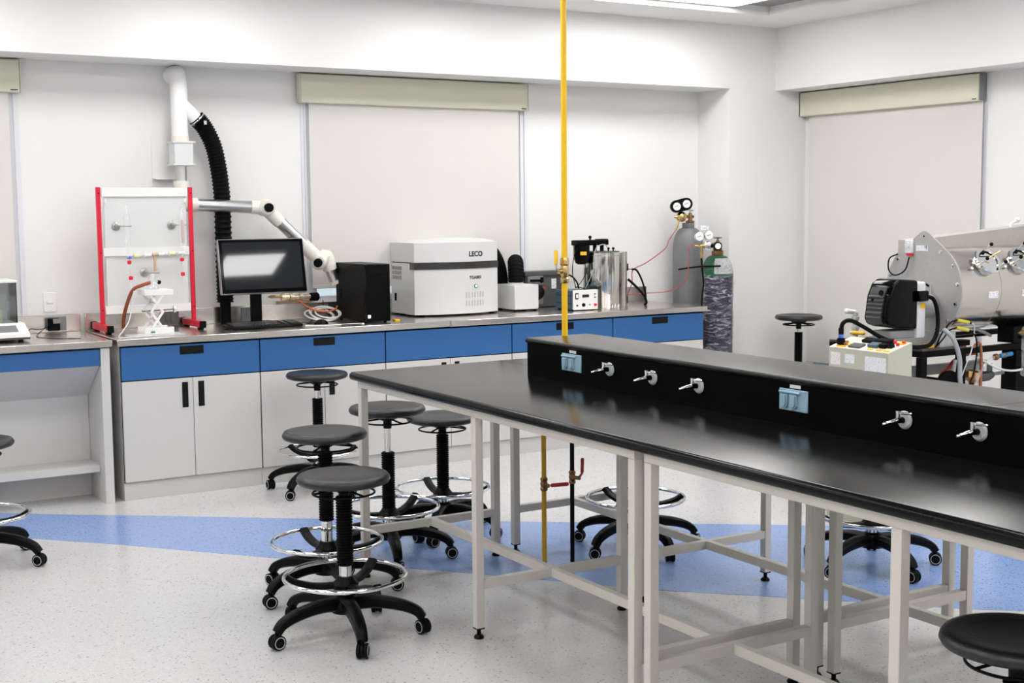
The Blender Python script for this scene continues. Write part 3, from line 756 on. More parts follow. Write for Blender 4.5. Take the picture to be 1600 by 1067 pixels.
# tubes hung on the clamps
for x, m, lab in ((0.185, 'glass2', 'clear glass tube clamped on the left of the rack'), (0.505, 'glass2', 'glass tube holding a pink inner tube, clamped on the right of the rack')):
    g = thing('glass_tube', lab, 'tube', (x, RY - 0.085, 1.33))
    B().lathe([(0.004, 1.33), (0.005, 1.39), (0.017, 1.405), (0.018, 1.56), (0.008, 1.60), (0.006, 1.64)], (x, RY - 0.085, 0), n=18).out('barrel', m, g)
    if x > 0.4:
        B().cyl((x + 0.004, RY - 0.085, 1.41), (x + 0.002, RY - 0.085, 1.545), 0.0085, n=12).out('inner_tube', 'pinkglass', g)
g = thing('glass_manifold', 'row of small joints and tubing across the middle rail of the rack', 'manifold', (0.37, RY - 0.06, 1.06))
yy = RY - 0.05
B().cyl((0.198, yy, 1.336), (0.528, yy, 1.350), 0.0035, n=10).out('tube', 'glass2', g)
for x, m, r in ((0.262, 'paleyellow', 0.013), (0.325, 'white', 0.010), (0.372, 'amber', 0.0105), (0.405, 'white', 0.010), (0.467, 'paleyellow', 0.013), (0.525, 'white', 0.009)):
    x -= 0.017; B().cyl((x - 0.017, yy, 1.338 + (x - 0.215) * 0.04), (x + 0.017, yy, 1.339 + (x - 0.215) * 0.04), r, n=14).out('joint', m, g)
b = B(); b.cyl((0.350, yy, 1.335), (0.350, yy, 1.25), 0.008, n=12); b.out('down_tube', 'amber', g)
b = B(); b.box(0.190, 0.214, yy - 0.006, yy + 0.004, 1.322, 1.336, 0.002, mtx=None); b.out('blue_clip', 'bluecap', g)
for x, z in ((0.218, 1.302), (0.224, 1.212), (0.528, 1.310), (0.530, 1.225)):
    x -= 0.017; B().box(x - 0.011, x + 0.011, yy - 0.008, yy + 0.006, z - 0.010, z + 0.012, 0.003).out('red_clip', 'redclip', g)
b = B(); b.tube([(0.203, yy + 0.003, 1.33), (0.205, yy + 0.002, 1.26), (0.207, yy + 0.002, 1.20), (0.209, yy, 1.16)], 0.0035, 8); b.tube([(0.511, yy + 0.002, 1.345), (0.513, yy + 0.002, 1.25), (0.514, yy, 1.19), (0.515, yy, 1.14)], 0.003, 8)
b.out('hanging_tube', 'glass2', g)
# scissor jack
JX, JY = 0.305, 0.305
g = thing('scissor_jack', 'white laboratory scissor jack standing before the red rack', 'scissor jack', (JX, JY, 0.9))
def jack():
    B().box(JX - 0.085, JX + 0.085, JY - 0.075, JY - 0.055, 0.905, 0.935, 0.002).out('base_rail', 'white', g)
    B().box(JX - 0.085, JX + 0.085, JY + 0.055, JY + 0.075, 0.905, 0.935, 0.002).out('base_rail', 'white', g)
    B().box(JX - 0.09, JX + 0.085, JY - 0.08, JY + 0.08, 0.9003, 0.906).out('base_plate', 'white', g)
    B().box(JX - 0.08, JX + 0.085, JY - 0.08, JY + 0.08, 1.118, 1.150, 0.002).out('top_plate', 'white', g)
    for y in (JY - 0.078, JY + 0.068):
        zs = [0.93, 1.025, 1.12]
        for z0, z1 in ((0.925, 1.028), (1.022, 1.12)):
            for a, c in ((-0.036, 0.036), (0.036, -0.036)):
                p, q = V(JX - 0.01 + a, y + (0 if a < 0 else 0.006), z0), V(JX - 0.01 + c, y + (0 if a < 0 else 0.006), z1)
                d = (q - p).normalized(); n_ = V(-d.z, 0, d.x) * 0.0065
                b = B(); b.prism([p - n_, q - n_, q + n_, p + n_], (0, 0.005, 0)); b.out('scissor_arm', 'white', g, smooth=False)
    for x, z in ((JX - 0.055, 1.025), (JX + 0.035, 1.025), (JX - 0.01, 0.977), (JX - 0.01, 1.073)):
        B().cyl((x, JY - 0.075, z), (x, JY + 0.073, z), 0.004, n=8).out('cross_pin', 'aluminium', g)
    B().cyl((JX - 0.075, JY, 1.025), (JX + 0.115, JY, 1.03), 0.004, n=10).out('screw_rod', 'bronze', g)
    B().lathe([(0.006, 0), (0.020, 0.002), (0.021, 0.012), (0.012, 0.016)], (JX + 0.105, JY, 1.03), (1, 0, 0), 20).out('knob', 'aluminium', g)
jack()
g = thing('glass_flask', 'small glass flask with dark stopper on top of the scissor jack', 'flask', (0.305, JY + 0.02, 1.1505))
B().lathe([(0.034, 0), (0.038, 0.006), (0.030, 0.022), (0.016, 0.034), (0.013, 0.05), (0.018, 0.062), (0.015, 0.078), (0.008, 0.088)], (0.300, JY + 0.02, 1.1505), n=20).out('flask_body', 'glass2', g)
B().cyl((0.300, JY + 0.02, 1.185), (0.335, JY + 0.016, 1.188), 0.007, n=10).out('side_arm', 'glass2', g)
B().lathe([(0.006, 0), (0.012, 0.003), (0.012, 0.016), (0.008, 0.02)], (0.328, JY + 0.018, 1.188), (1, 0, 0), 14).out('stopper', 'blackgloss', g)
b = B(); b.tube([(0.285, JY + 0.018, 1.187), (0.235, JY, 1.175), (0.185, JY + 0.01, 1.15), (0.160, JY + 0.05, 1.07), (0.155, JY + 0.11, 0.99), (0.160, JY + 0.15, 0.925)], 0.0105, 12)
tag(b.out('rubber_tube', 'rubberbrown'), 'red-brown rubber tube hanging from the flask on the scissor jack', 'tube')
b = B(); b.tube([(0.185, JY - 0.005, 1.145), (0.170, JY - 0.01, 1.06), (0.14, JY - 0.05, 0.98), (0.085, JY - 0.12, 0.93), (0.045, JY - 0.19, 0.903), (0.10, JY - 0.23, 0.9035), (0.22, JY - 0.21, 0.9035)], 0.0028, 8)
tag(b.out('thin_white_tube', 'whitecable'), 'thin white tube running down to the worktop beside the scissor jack', 'tube')
g = thing('glass_plate', 'flat clear glass plate lying in front of the scissor jack', 'plate', (0.28, 0.14, 0.9))
B().box(0.10, 0.40, 0.06, 0.205, 0.9003, 0.908, 0.002).out('plate', 'glass2', g)
B().box(0.245, 0.268, 0.185, 0.20, 0.9085, 0.918, 0.002).out('green_clip', mat('green_plastic', (0.02, 0.25, 0.08), 0.4), g)
g = thing('extractor_wheel', 'round clear disc leaning on the backsplash behind the rubber tube', 'disc', (0.16, 0.67, 0.905))
B().lathe([(0.030, 0), (0.032, 0.003), (0.030, 0.006)], (0.155, 0.683, 0.945), (0, -1, 0), 24).out('disc', 'glass2', g)

# ---------------------------------------------------------------- fume extraction arm and hose
FX, FY = 0.576, 0.60
t_ = thing('fume_arm', 'white and aluminium fume extraction arm mounted on the back wall', 'fume arm', (FX, FY, 1.7))
b = B(); b.tube([(FX - 0.01, YW, 2.40), (FX, 0.67, 2.41), (FX, FY + 0.02, 2.40), (FX, FY, 2.34), (FX, FY, 2.25)], 0.050, 20, 5); b.out('elbow', 'pvc', t_, angle=60)
B().cyl((FX, FY, 2.26), (FX, FY, 2.04), 0.0485, n=24).out('riser_pipe', 'pvc', t_)
b = B(); b.cyl((FX + 0.01, FY, 2.235), (FX + 0.115, FY, 2.128), 0.042, n=24); b.out('branch_pipe', 'pvc', t_)
B().cyl((FX, FY, 2.04), (FX, FY, 2.0), 0.052, n=24).out('collar', 'cream', t_)
b = B(); b.box(FX - 0.055, FX + 0.06, FY - 0.06, FY + 0.06, 1.872, 2.002, 0.004); b.box(FX - 0.065, FX + 0.072, FY - 0.065, FY + 0.06, 1.996, 2.008, 0.002); b.box(FX - 0.065, FX + 0.072, FY - 0.065, FY + 0.06, 1.864, 1.876, 0.002); b.out('mount_box', 'panelgrey', t_)
b = B(); b.box(FX - 0.14, FX - 0.03, YW - 0.004, YW, 1.785, 2.05); b.box(FX - 0.14, FX - 0.0, FY + 0.05, YW - 0.004, 1.785, 1.790); b.out('wall_bracket', 'wall', t_)
B().cyl((FX, FY, 1.866), (FX, FY, 1.77), 0.032, n=20).out('swivel_tube', 'aluminium', t_)
B().cyl((FX, FY, 1.775), (FX, FY, 1.66), 0.045, n=20).out('swivel_cup', 'cream', t_)
j0 = V(FX, FY, 1.635); j1 = V(1.080, FY - 0.05, 1.612); j2 = V(1.436, FY - 0.05, 1.271)
b = B(); b.ball(j0, 0.048, n=16); b.out('shoulder_joint', 'cream', t_)
d = (j1 - j0).normalized()
B().cyl(j0 + d * 0.03, j0 + d * 0.09, 0.043, n=20).out('tube_socket', 'cream', t_)
B().cyl(j0 + d * 0.085, j1 - d * 0.085, 0.038, n=24).out('upper_tube', 'aluminium', t_)
B().cyl(j1 - d * 0.09, j1 - d * 0.02, 0.042, n=20).out('tube_socket', 'cream', t_)
def joint(j, ax=V(0, -1, 0), r=0.052):
    b = B(); b.lathe([(r * 0.8, -0.05), (r, -0.035), (r, 0.035), (r * 0.8, 0.05)], j, ax, 24); p = b.out('elbow_joint', 'cream', t_)
    b = B(); b.lathe([(0.026, 0.048), (0.0275, 0.055), (0.0275, 0.075), (0.022, 0.080)], j, ax, 18); b.out('knob', 'rubber', p)
joint(j1)
d2 = (j2 - j1).normalized()
B().cyl(j1 + d2 * 0.03, j1 + d2 * 0.13, 0.043, n=20).out('tube_socket', 'cream', t_)
B().cyl(j1 + d2 * 0.125, j2 - d2 * 0.10, 0.038, n=24).out('lower_tube', 'aluminium', t_)
B().cyl(j2 - d2 * 0.16, j2 - d2 * 0.02, 0.045, n=20).out('tube_socket', 'cream', t_)
joint(j2, V(-0.55, -0.8, -0.1), 0.05)
n0 = j2 + V(0.035, 0.01, 0.03); n1 = V(1.548, FY - 0.04, 1.130)
b = B(); b.tube([j2, n0 + V(0.01, 0, 0), (n0 + n1) / 2], 0.045, 18, 5); b.out('nozzle_elbow', 'cream', t_, angle=60)
dd = (n1 - n0).normalized()
B().cyl((n0 + n1) / 2 - dd * 0.005, n1 - dd * 0.012, 0.036, n=20).out('nozzle_tube', 'aluminium', t_)
B().cyl(n1 - dd * 0.02, n1, 0.041, n=20).out('nozzle_rim', 'cream', t_)
# black hose from the branch down to the worktop
t_ = thing('exhaust_hose', 'black corrugated exhaust hose hanging down behind the monitor', 'hose', (0.80, 0.55, 0.9))
P = spline([(0.677, FY, 2.150), (0.722, FY, 2.102), (0.778, FY + 0.005, 1.995), (0.812, FY + 0.015, 1.853), (0.831, FY + 0.02, 1.68), (0.834, FY + 0.025, 1.45), (0.834, FY + 0.025, 1.2), (0.834, FY + 0.025, 1.035)], 22)
b = B(); b.tube(P, 0.05, 18, 1, rs=lambda i, n: 0.0475 + (0.0065 if i % 3 == 1 else 0)); b.out('hose', 'rubber', t_, angle=15)
dd = V(0.70, 0, -0.71).normalized()
b = B(); b.torus((0.684, FY, 2.143), 0.048, 0.006, dd, 28, 8); b.box(0.704, 0.722, FY - 0.066, FY - 0.03, 2.107, 2.132, 0.002); b.out('clamp', 'chrome', t_)
B().cyl((0.834, FY + 0.025, 1.04), (0.836, FY + 0.028, 0.9005), 0.033, n=16).out('end_pipe', 'rubber', t_)

# ---------------------------------------------------------------- monitor, keyboard, mouse, computer
MC = V(0.972, 0.40, 0)
t_ = thing('monitor', 'black widescreen monitor on a stand, reflecting a ceiling lamp', 'monitor', (0.98, 0.45, 0.9))
W, H = 0.535, 0.335
mw = Matrix.Translation((0.984, 0.36, 1.262)) @ Matrix.Rotation(math.radians(-3.0), 4, 'Z') @ Matrix.Rotation(math.radians(-11.5), 4, 'X')
b = B(); b.box(-W / 2, W / 2, 0.0, 0.035, -H / 2, H / 2, 0.006, mtx=mw); b.out('bezel', mat('silver_bezel', (0.32, 0.32, 0.33), 0.3, 0.6), t_)
b = B(); b.box(-W / 2 + 0.006, W / 2 - 0.006, -0.002, 0.0005, -H / 2 + 0.006, H / 2 - 0.006, mtx=mw); b.out('front_frame', 'blackgloss', t_, smooth=False)
b = B(); b.box(-W / 2 + 0.024, W / 2 - 0.024, -0.003, -0.0015, -H / 2 + 0.028, H / 2 - 0.022, mtx=mw); b.out('screen', 'screen', t_, smooth=False)
b = B(); b.box(0.945, 1.015, 0.475, 0.50, 0.91, 1.30, 0.004); b.box(0.95, 1.01, 0.40, 0.48, 1.2, 1.26, 0.004); b.out('stand', 'black', t_)
b = B(); b.box(0.86, 1.10, 0.38, 0.60, 0.9003, 0.914, 0.005); b.out('stand_base', 'black', t_)
t_ = thing('keyboard', 'black keyboard on the steel worktop in front of the monitor', 'keyboard', (0.93, 0.23, 0.9))
mk = Matrix.Translation((0.925, 0.225, 0.9045)) @ Matrix.Rotation(math.radians(4), 4, 'Z') @ Matrix.Rotation(math.radians(5), 4, 'X')
b = B(); b.box(-0.225, 0.225, -0.08, 0.08, 0.004, 0.020, 0.006, mtx=mk); b.out('keyboard_body', 'black', t_)
b = B()
for r in range(5):
    for c in range(20):
        if c in (14, 16): continue
        x = -0.207 + c * 0.0212; y = -0.058 + r * 0.024
        b.box(x, x + 0.0165, y, y + 0.019, 0.020, 0.027, mtx=mk)
b.out('keys', mat('worn_keys', (0.035, 0.035, 0.036), 0.35, var=0.9, scale=160), t_, smooth=False, kind='stuff')
t_ = thing('mouse', 'black computer mouse beside the desktop computer', 'mouse', (1.28, 0.19, 0.9))
b = B(); b.ball((1.285, 0.20, 0.904), 0.03, (1.5, 1.1, 1.05), 16); bmesh.ops.bisect_plane(b.bm, geom=b.bm.verts[:] + b.bm.edges[:] + b.bm.faces[:], plane_co=(0, 0, 0.9003), plane_no=(0, 0, -1), clear_outer=True)
b.out('mouse_shell', 'blackgloss', t_)
b = B(); b.tube([(1.26, 0.23, 0.912), (1.22, 0.30, 0.91), (1.20, 0.40, 0.903), (1.16, 0.45, 0.903)], 0.0022, 6); b.out('mouse_cord', 'black', t_)
t_ = thing('desktop_computer', 'black desktop computer tower left of the large analyser', 'computer', (1.63, 0.34, 0.9))
B().box(1.545, 1.715, 0.135, 0.56, 0.908, 1.262, 0.004).out('case', 'black', t_)
B().box(1.545, 1.715, 0.118, 0.134, 0.908, 1.262, 0.005).out('front_cover', 'blackgloss', t_)
b = B(); b.box(1.563, 1.700, 0.116, 0.1185, 1.185, 1.215, 0.002); b.box(1.563, 1.70, 0.1165, 0.1185, 1.125, 1.128); b.out('drive_slot', 'black', t_)
B().box(1.560, 1.578, 0.1165, 0.1185, 0.932, 0.951).out('indicator', 'whiteled', t_, smooth=False)
B().box(1.543, 1.5455, 0.47, 0.50, 1.035, 1.10, 0.001).out('side_latch', 'rubber', t_)
for x in (1.565, 1.695):
    for y in (0.16, 0.53): B().cyl((x, y, 0.9002), (x, y, 0.909), 0.010, n=10).out('foot', 'rubber', t_)
# cables beside the computer
b = B()
for k in range(4):
    b.torus((1.385 + 0.016 * k, 0.47 - 0.012 * k, 0.940 + 0.004 * k), 0.088 - 0.008 * (k % 2), 0.0052, (0.12 * math.sin(k * 2), -0.38 + 0.08 * math.cos(k * 2), 0.9), 32, 8)
tag(b.out('white_cable_coil', 'whitecable'), 'coil of white cable left of the desktop computer', 'cable')
b = B(); b.tube([(1.30, 0.60, 1.03), (1.33, 0.52, 0.99), (1.37, 0.46, 0.967), (1.43, 0.42, 0.963), (1.49, 0.45, 0.972), (1.535, 0.52, 0.985)], 0.0055, 10)
tag(b.out('orange_cable', 'orange'), 'orange cable looping from the brass valve to the computer', 'cable')
b = B(); b.tube([(1.535, 0.60, 0.94), (1.46, 0.58, 0.95), (1.38, 0.52, 0.965), (1.30, 0.40, 0.905), (1.24, 0.30, 0.904), (1.36, 0.12, 0.904), (1.50, 0.08, 0.904)], 0.0024, 6)
b.tube([(1.50, 0.66, 1.0), (1.47, 0.60, 1.02), (1.44, 0.50, 0.96), (1.46, 0.40, 0.904)], 0.0024, 6)
tag(b.out('thin_black_cable', 'black'), 'tangle of thin black cable around the white coil', 'cable')
b = B(); b.tube([(1.17, 0.17, 0.904), (1.25, 0.12, 0.904), (1.38, 0.11, 0.904), (1.52, 0.09, 0.904)], 0.004, 8)
tag(b.out('pale_flat_lead', 'whitecable'), 'pale lead lying along the worktop edge past the mouse', 'cable')
# brass valve on the wall below the monitor
t_ = thing('brass_gas_valve', 'brass gas valve assembly on the backsplash below the monitor', 'valve', (1.30, 0.64, 1.01))
b = B(); b.cyl((1.20, 0.64, 1.05), (1.40, 0.64, 1.045), 0.016, n=14)
for x in (1.215, 1.27, 1.335): b.lathe([(0.016, -0.012), (0.024, -0.010), (0.024, 0.010), (0.016, 0.012)], (x, 0.64, 1.048), (1, 0, 0), 8)
b.cyl((1.27, 0.64, 1.045), (1.27, YW, 1.045), 0.012, n=12); b.cyl((1.335, 0.64, 1.045), (1.335, YW, 1.045), 0.012, n=12)
b.out('valve_body', 'palebrass', t_, angle=30)
b = B(); b.lathe([(0.01, 0), (0.026, 0.003), (0.028, 0.05), (0.02, 0.058)], (1.40, 0.64, 1.043), (1, 0, 0), 18); b.out('valve_cap', 'rubber', t_)
b = B(); b.cyl((1.12, 0.64, 1.055), (1.20, 0.64, 1.05), 0.007, n=10); b.box(1.13, 1.165, 0.632, 0.648, 1.045, 1.064, 0.003); b.out('valve_stem', 'bronze', t_)
b = B(); b.box(1.19, 1.42, 0.66, 0.70, 1.004, 1.022, 0.003); b.out('mount_bar', 'amber', t_)

# ---------------------------------------------------------------- large analyser
t_ = thing('thermogravimetric_analyser', 'large light grey analyser with dark band and green lamp', 'analyser', (2.32, 0.5, 0.9))
AX0, AX1, AYF, AYB = 1.998, 2.618, 0.345, 0.682
def bow(z0, z1, inset=0.0, n=10, top_in=0.0, bulge=0.075, yb=AYB):
    lo, hi = [], []
    for k in range(n + 1):
        t = k / n
        y = AYF + inset - bulge * (1 - (2 * t - 1) ** 2)
        lo.append((AX0 + inset + (AX1 - AX0 - 2 * inset) * t, y))
    lo += [(AX1 - inset, yb), (AX0 + inset, yb)]
    b = B(); b.prism([(x, y, z0) for x, y in lo], (0, 0, z1 - z0)); return b, lo
b, _ = bow(0.915, 1.208); b.out('lower_case', 'analyser', t_, angle=25)
b, _ = bow(1.208, 1.245, 0.004); b.out('case_lip', 'analyser', t_, angle=25)
b, lo = bow(1.252, 1.378)
# domed lid top
cx = (AX0 + AX1) / 2; cy = 0.50
r0 = [b.bm.verts.new((x, y, 1.3781)) for x, y in lo]
r1 = [b.bm.verts.new((cx + (x - cx) * 0.75, cy + (y - cy) * 0.75, 1.398)) for x, y in lo]
r2_ = [b.bm.verts.new((cx + (x - cx) * 0.4, cy + (y - cy) * 0.4, 1.406)) for x, y in lo]
b.skin([r0, r1, r2_], False, True)
b.out('lid', 'analyser', t_, angle=25)
b, _ = bow(1.2455, 1.2515, 0.012); b.out('lid_gap', 'gap', t_)
# dark band along the front only
b = B(); pts = []
for k in range(11):
    t = k / 10; pts.append((AX0 - 0.004 + (AX1 - AX0 + 0.008) * t, AYF - 0.004 - 0.075 * (1 - (2 * t - 1) ** 2)))
band = pts + [(x, y + 0.014) for x, y in reversed(pts)]
b.prism([(x, y, 1.207) for x, y in band], (0, 0, 0.043)); b.out('front_band', mat('dark_band', (0.028, 0.026, 0.025), 0.3, var=0.35, scale=30), t_, angle=25)
b = B(); b.box(AX0 - 0.006, AX0 + 0.002, AYF - 0.004, AYF + 0.055, 1.207, 1.25); b.out('band_end', 'darkgrey', t_, smooth=False)
def ayf(x, ins=0.0):
    t = (x - AX0) / (AX1 - AX0); return AYF - 0.075 * (1 - (2 * t - 1) ** 2)
def yaw_at(x):
    return math.atan2(ayf(x + 0.01) - ayf(x - 0.01), 0.02)
text('brand_lettering', 'LECO', 0.045, (2.360, ayf(2.360) - 0.0012, 1.287), (PI / 2, 0, yaw_at(2.41)), 'ink', t_, bold=0.0018)
text('model_lettering', 'TGA801', 0.029, (2.362, ayf(2.362) - 0.0012, 1.139), (PI / 2, 0, yaw_at(2.41)), 'ink', t_, bold=0.0008)
b = B(); b.lathe([(0.013, 0), (0.014, 0.004), (0.010, 0.005)], (2.414, ayf(2.414), 1.091), (0, -1, 0), 18); b.out('lamp_ring', 'ink', t_)
b = B(); b.lathe([(0.0095, 0.004), (0.0085, 0.007), (0.004, 0.009)], (2.414, ayf(2.414), 1.091), (0, -1, 0), 16); b.out('green_lamp', 'led', t_)
for row in (0, 1):
    for k in range(7):
        x = 2.335 + k * 0.0225
        b = B(); b.box(x, x + 0.008, ayf(x) - 0.0012, ayf(x) + 0.004, 0.963 + 0.055 * row, 1.000 + 0.055 * row, 0.0008); b.out('vent_slot', 'midgrey' if False else mat('vent_grey', (0.46, 0.46, 0.46), 0.5) if (row == 0 and k == 0) else bpy.data.materials['vent_grey'], t_)
for k in range(3): flat(t_, 'rating_sticker', 'papergrey', 'x', AX0, 0.53, 0.665, 1.138 + 0.031 * k, 1.162 + 0.031 * k, 0.001)
flat(t_, 'side_slot', 'gap', 'x', AX0, 0.605, 0.632, 0.995, 1.045, 0.002)
b = B(); b.cyl((AX1 - 0.002, 0.37, 1.075), (AX1 + 0.012, 0.37, 1.075), 0.006, n=10); b.out('side_stud', 'white', t_)
for x in (2.06, 2.58):
    for y in (0.36, 0.64): B().cyl((x, y, 0.9002), (x, y, 0.916), 0.018, n=12).out('foot', 'rubber', t_)
b = B(); b.box(1.765, 1.80, 0.16, 0.20, 0.9003, 0.912, 0.003); b.box(1.80, 1.815, 0.22, 0.245, 0.9003, 0.908, 0.003)
tag(b.out('yellow_tag', 'tagyellow'), 'small yellow tag lying beside the desktop computer', 'tag')

# ---------------------------------------------------------------- blower box and hoses
t_ = thing('blower_box', 'pale grey blower box right of the analyser', 'blower', (2.84, 0.45, 0.9))
B().box(2.746, 2.937, 0.335, 0.575, 0.915, 1.080, 0.004).out('case', 'analyser', t_)
for x in (2.765, 2.92):
    for y in (0.355, 0.555): B().cyl((x, y, 0.9002), (x, y, 0.916), 0.012, n=10).out('foot', 'rubber', t_)
B().lathe([(0.052, 1.080), (0.054, 1.084), (0.054, 1.094), (0.050, 1.097)], (2.825, 0.45, 0), n=24).out('hose_collar', 'chrome', t_)
B().lathe([(0.046, 0), (0.05, 0.004), (0.05, 0.016), (0.044, 0.02)], (2.937, 0.45, 1.01), (1, 0, 0), 24).out('side_collar', 'chrome', t_)
def corr(pts, r, lab):
    P = spline(pts, 12)
    b = B(); b.tube(P, r, 18, 1, rs=lambda i, n: r - 0.0035 + (0.0045 if i % 4 in (1, 2) else 0))
    return tag(b.out('corrugated_hose', 'rubber', angle=12), lab, 'hose', 'black corrugated hoses')
corr([(2.825, 0.45, 1.0975), (2.827, 0.453, 1.15), (2.840, 0.475, 1.20), (2.872, 0.53, 1.228), (2.905, 0.575, 1.20), (2.925, 0.605, 1.12), (2.930, 0.615, 1.0), (2.930, 0.615, 0.954)], 0.053, 'black corrugated hose arching up from the blower box')
corr([(2.957, 0.45, 1.01), (2.99, 0.455, 1.012), (3.03, 0.50, 1.018), (3.04, 0.56, 1.02), (3.04, 0.578, 1.02)], 0.050, 'short black corrugated hose on the right side of the blower box')
P = spline([(2.605, 0.628, 1.318), (2.66, 0.628, 1.328), (2.73, 0.628, 1.308), (2.785, 0.628, 1.23), (2.81, 0.628, 1.14), (2.815, 0.628, 1.05), (2.815, 0.628, 0.952)], 8)
b = B(); b.tube(P, 0.048, 16, 1); tag(b.out('exhaust_duct', 'rubber', angle=50), 'smooth black duct curving down from the analyser to the blower box', 'duct', 'black corrugated hoses')
# grey case behind
t_ = thing('grey_instrument_case', 'dark grey instrument case behind the blower box', 'instrument', (3.15, 0.62, 0.9))
B().box(2.99, 3.33, 0.585, 0.678, 0.905, 1.145, 0.003).out('case', 'darkgrey', t_)
B().box(2.975, 3.335, 0.572, 0.680, 1.125, 1.156, 0.003).out('lid', 'darkgrey', t_)
b = B(); b.box(3.0, 3.13, 0.574, 0.584, 1.06, 1.125, 0.004); b.out('hinged_flap', 'midgrey', t_)
b = B(); b.box(3.015, 3.115, 0.562, 0.573, 1.085, 1.10, 0.003); b.box(3.10, 3.125, 0.560, 0.575, 1.075, 1.115, 0.005); b.out('handle', 'rubber', t_)
b = B(); b.box(3.07, 3.13, 0.579, 0.584, 0.925, 1.03, 0.001); b.out('side_meter', 'midgrey', t_)
b = B(); b.box(3.20, 3.24, 0.579, 0.584, 1.03, 1.10, 0.001); b.out('sticker', 'paper', t_)
for x in (3.0, 3.3): B().box(x - 0.015, x + 0.015, 0.60, 0.66, 0.9002, 0.906).out('foot', 'rubber', t_, smooth=False)
b = B(); b.lathe([(0.007, 0), (0.009, 0.003), (0.008, 0.014)], (3.125, 0.57, 1.035), (0, -1, 0.2), 12)
b.tube([(3.125, 0.56, 1.035), (3.12, 0.565, 1.0), (3.115, 0.57, 0.96)], 0.0025, 6)
tag(b.out('red_plug', 'redclip'), 'small red plug and lead by the yellow pipe valve', 'plug')
# power supply
t_ = thing('power_supply', 'slate blue bench power supply with white control face', 'power supply', (3.2, 0.27, 0.9))
B().box(3.103, 3.296, 0.165, 0.385, 0.910, 1.036, 0.003).out('case', 'slate', t_)
B().box(3.099, 3.300, 0.153, 0.166, 0.907, 1.041, 0.003).out('front_panel', 'white', t_)
B().box(3.112, 3.138, 0.1505, 0.1535, 0.980, 1.022, 0.001).out('switch_frame', 'ink', t_)
B().box(3.117, 3.133, 0.146, 0.151, 0.988, 1.014, 0.003).out('rocker_switch', 'white', t_)
B().box(3.170, 3.225, 0.1505, 0.1535, 0.990, 1.010, 0.001).out('display', 'ink', t_)
for x, z, r, m in ((3.127, 0.938, 0.006, 'ink'), (3.180, 0.940, 0.013, 'blackgloss'), (3.230, 0.940, 0.005, 'midgrey'), (3.277, 0.938, 0.010, 'redclip'), (3.272, 1.012, 0.004, 'ink'), (3.272, 0.99, 0.004, 'ink')):
    B().lathe([(r, 0), (r, 0.006), (r * 0.7, 0.012)], (x, 0.1535, z), (0, -1, 0), 14).out('knob', m, t_)
for z in (1.0, 0.945): B().box(3.1015, 3.1035, 0.19, 0.36, z, z + 0.006).out('side_vent', 'ink', t_, smooth=False)
for x in (3.12, 3.28):
    for y in (0.19, 0.36): B().cyl((x, y, 0.9002), (x, y, 0.911), 0.009, n=10).out('foot', 'rubber', t_)
t_ = thing('dark_base_box', 'dark box between the power supply and the steel vessel', 'box', (3.335, 0.33, 0.9))
B().box(3.306, 3.342, 0.19, 0.275, 0.9005, 1.035, 0.003).out('box_body', 'darkgrey', t_)
# polished vessel
VX, VY = 3.515, 0.375
t_ = thing('steel_vessel', 'polished stainless steel cylindrical vessel on the worktop', 'vessel', (VX, VY, 0.9))
b = B(); b.lathe([(0.135, 0.9005), (0.137, 0.905), (0.137, 1.262), (0.139, 1.264), (0.139, 1.282), (0.134, 1.285)], (VX - 0.02, VY, 0), n=40); b.out('shell', 'mirror', t_, angle=30)
b = B(); b.lathe([(0.118, 1.2855), (0.118, 1.292), (0.08, 1.293)], (VX - 0.02, VY, 0), n=32); b.out('lid', 'darkgrey', t_)
b = B(); b.lathe([(0.055, 0.9005), (0.055, 1.284), (0.05, 1.286)], (VX + 0.108, VY - 0.022, 0), n=24); b.out('side_jacket', 'steel', t_, angle=30)
for x, y in ((VX - 0.02, VY - 0.07), (VX + 0.025, VY - 0.065)):
    b = B(); b.cyl((x, y, 1.29), (x, y, 1.305), 0.005, n=8); b.ball((x, y, 1.311), 0.010); b.out('lid_knob', 'rubber', t_)
for x in (VX - 0.035, VX - 0.01, VX + 0.02): B().cyl((x, VY - 0.132, 0.9005), (x, VY - 0.136, 0.925), 0.009, n=10).out('foot_clip', 'chrome', t_)
b = B(); b.cyl((VX + 0.155, VY - 0.022, 1.16), (VX + 0.18, VY - 0.022, 1.16), 0.012, n=10); b.box(VX + 0.168, VX + 0.180, VY - 0.032, VY - 0.012, 1.165, 1.20); b.box(VX + 0.163, VX + 0.178, VY - 0.032, VY - 0.012, 0.92, 0.97, 0.002); b.out('side_fitting', 'rubber', t_)
b = B(); b.cyl((VX + 0.18, VY - 0.022, 1.16), (VX + 0.225, VY - 0.02, 1.158), 0.004, n=8); b.out('hose_barb', 'brass', t_)
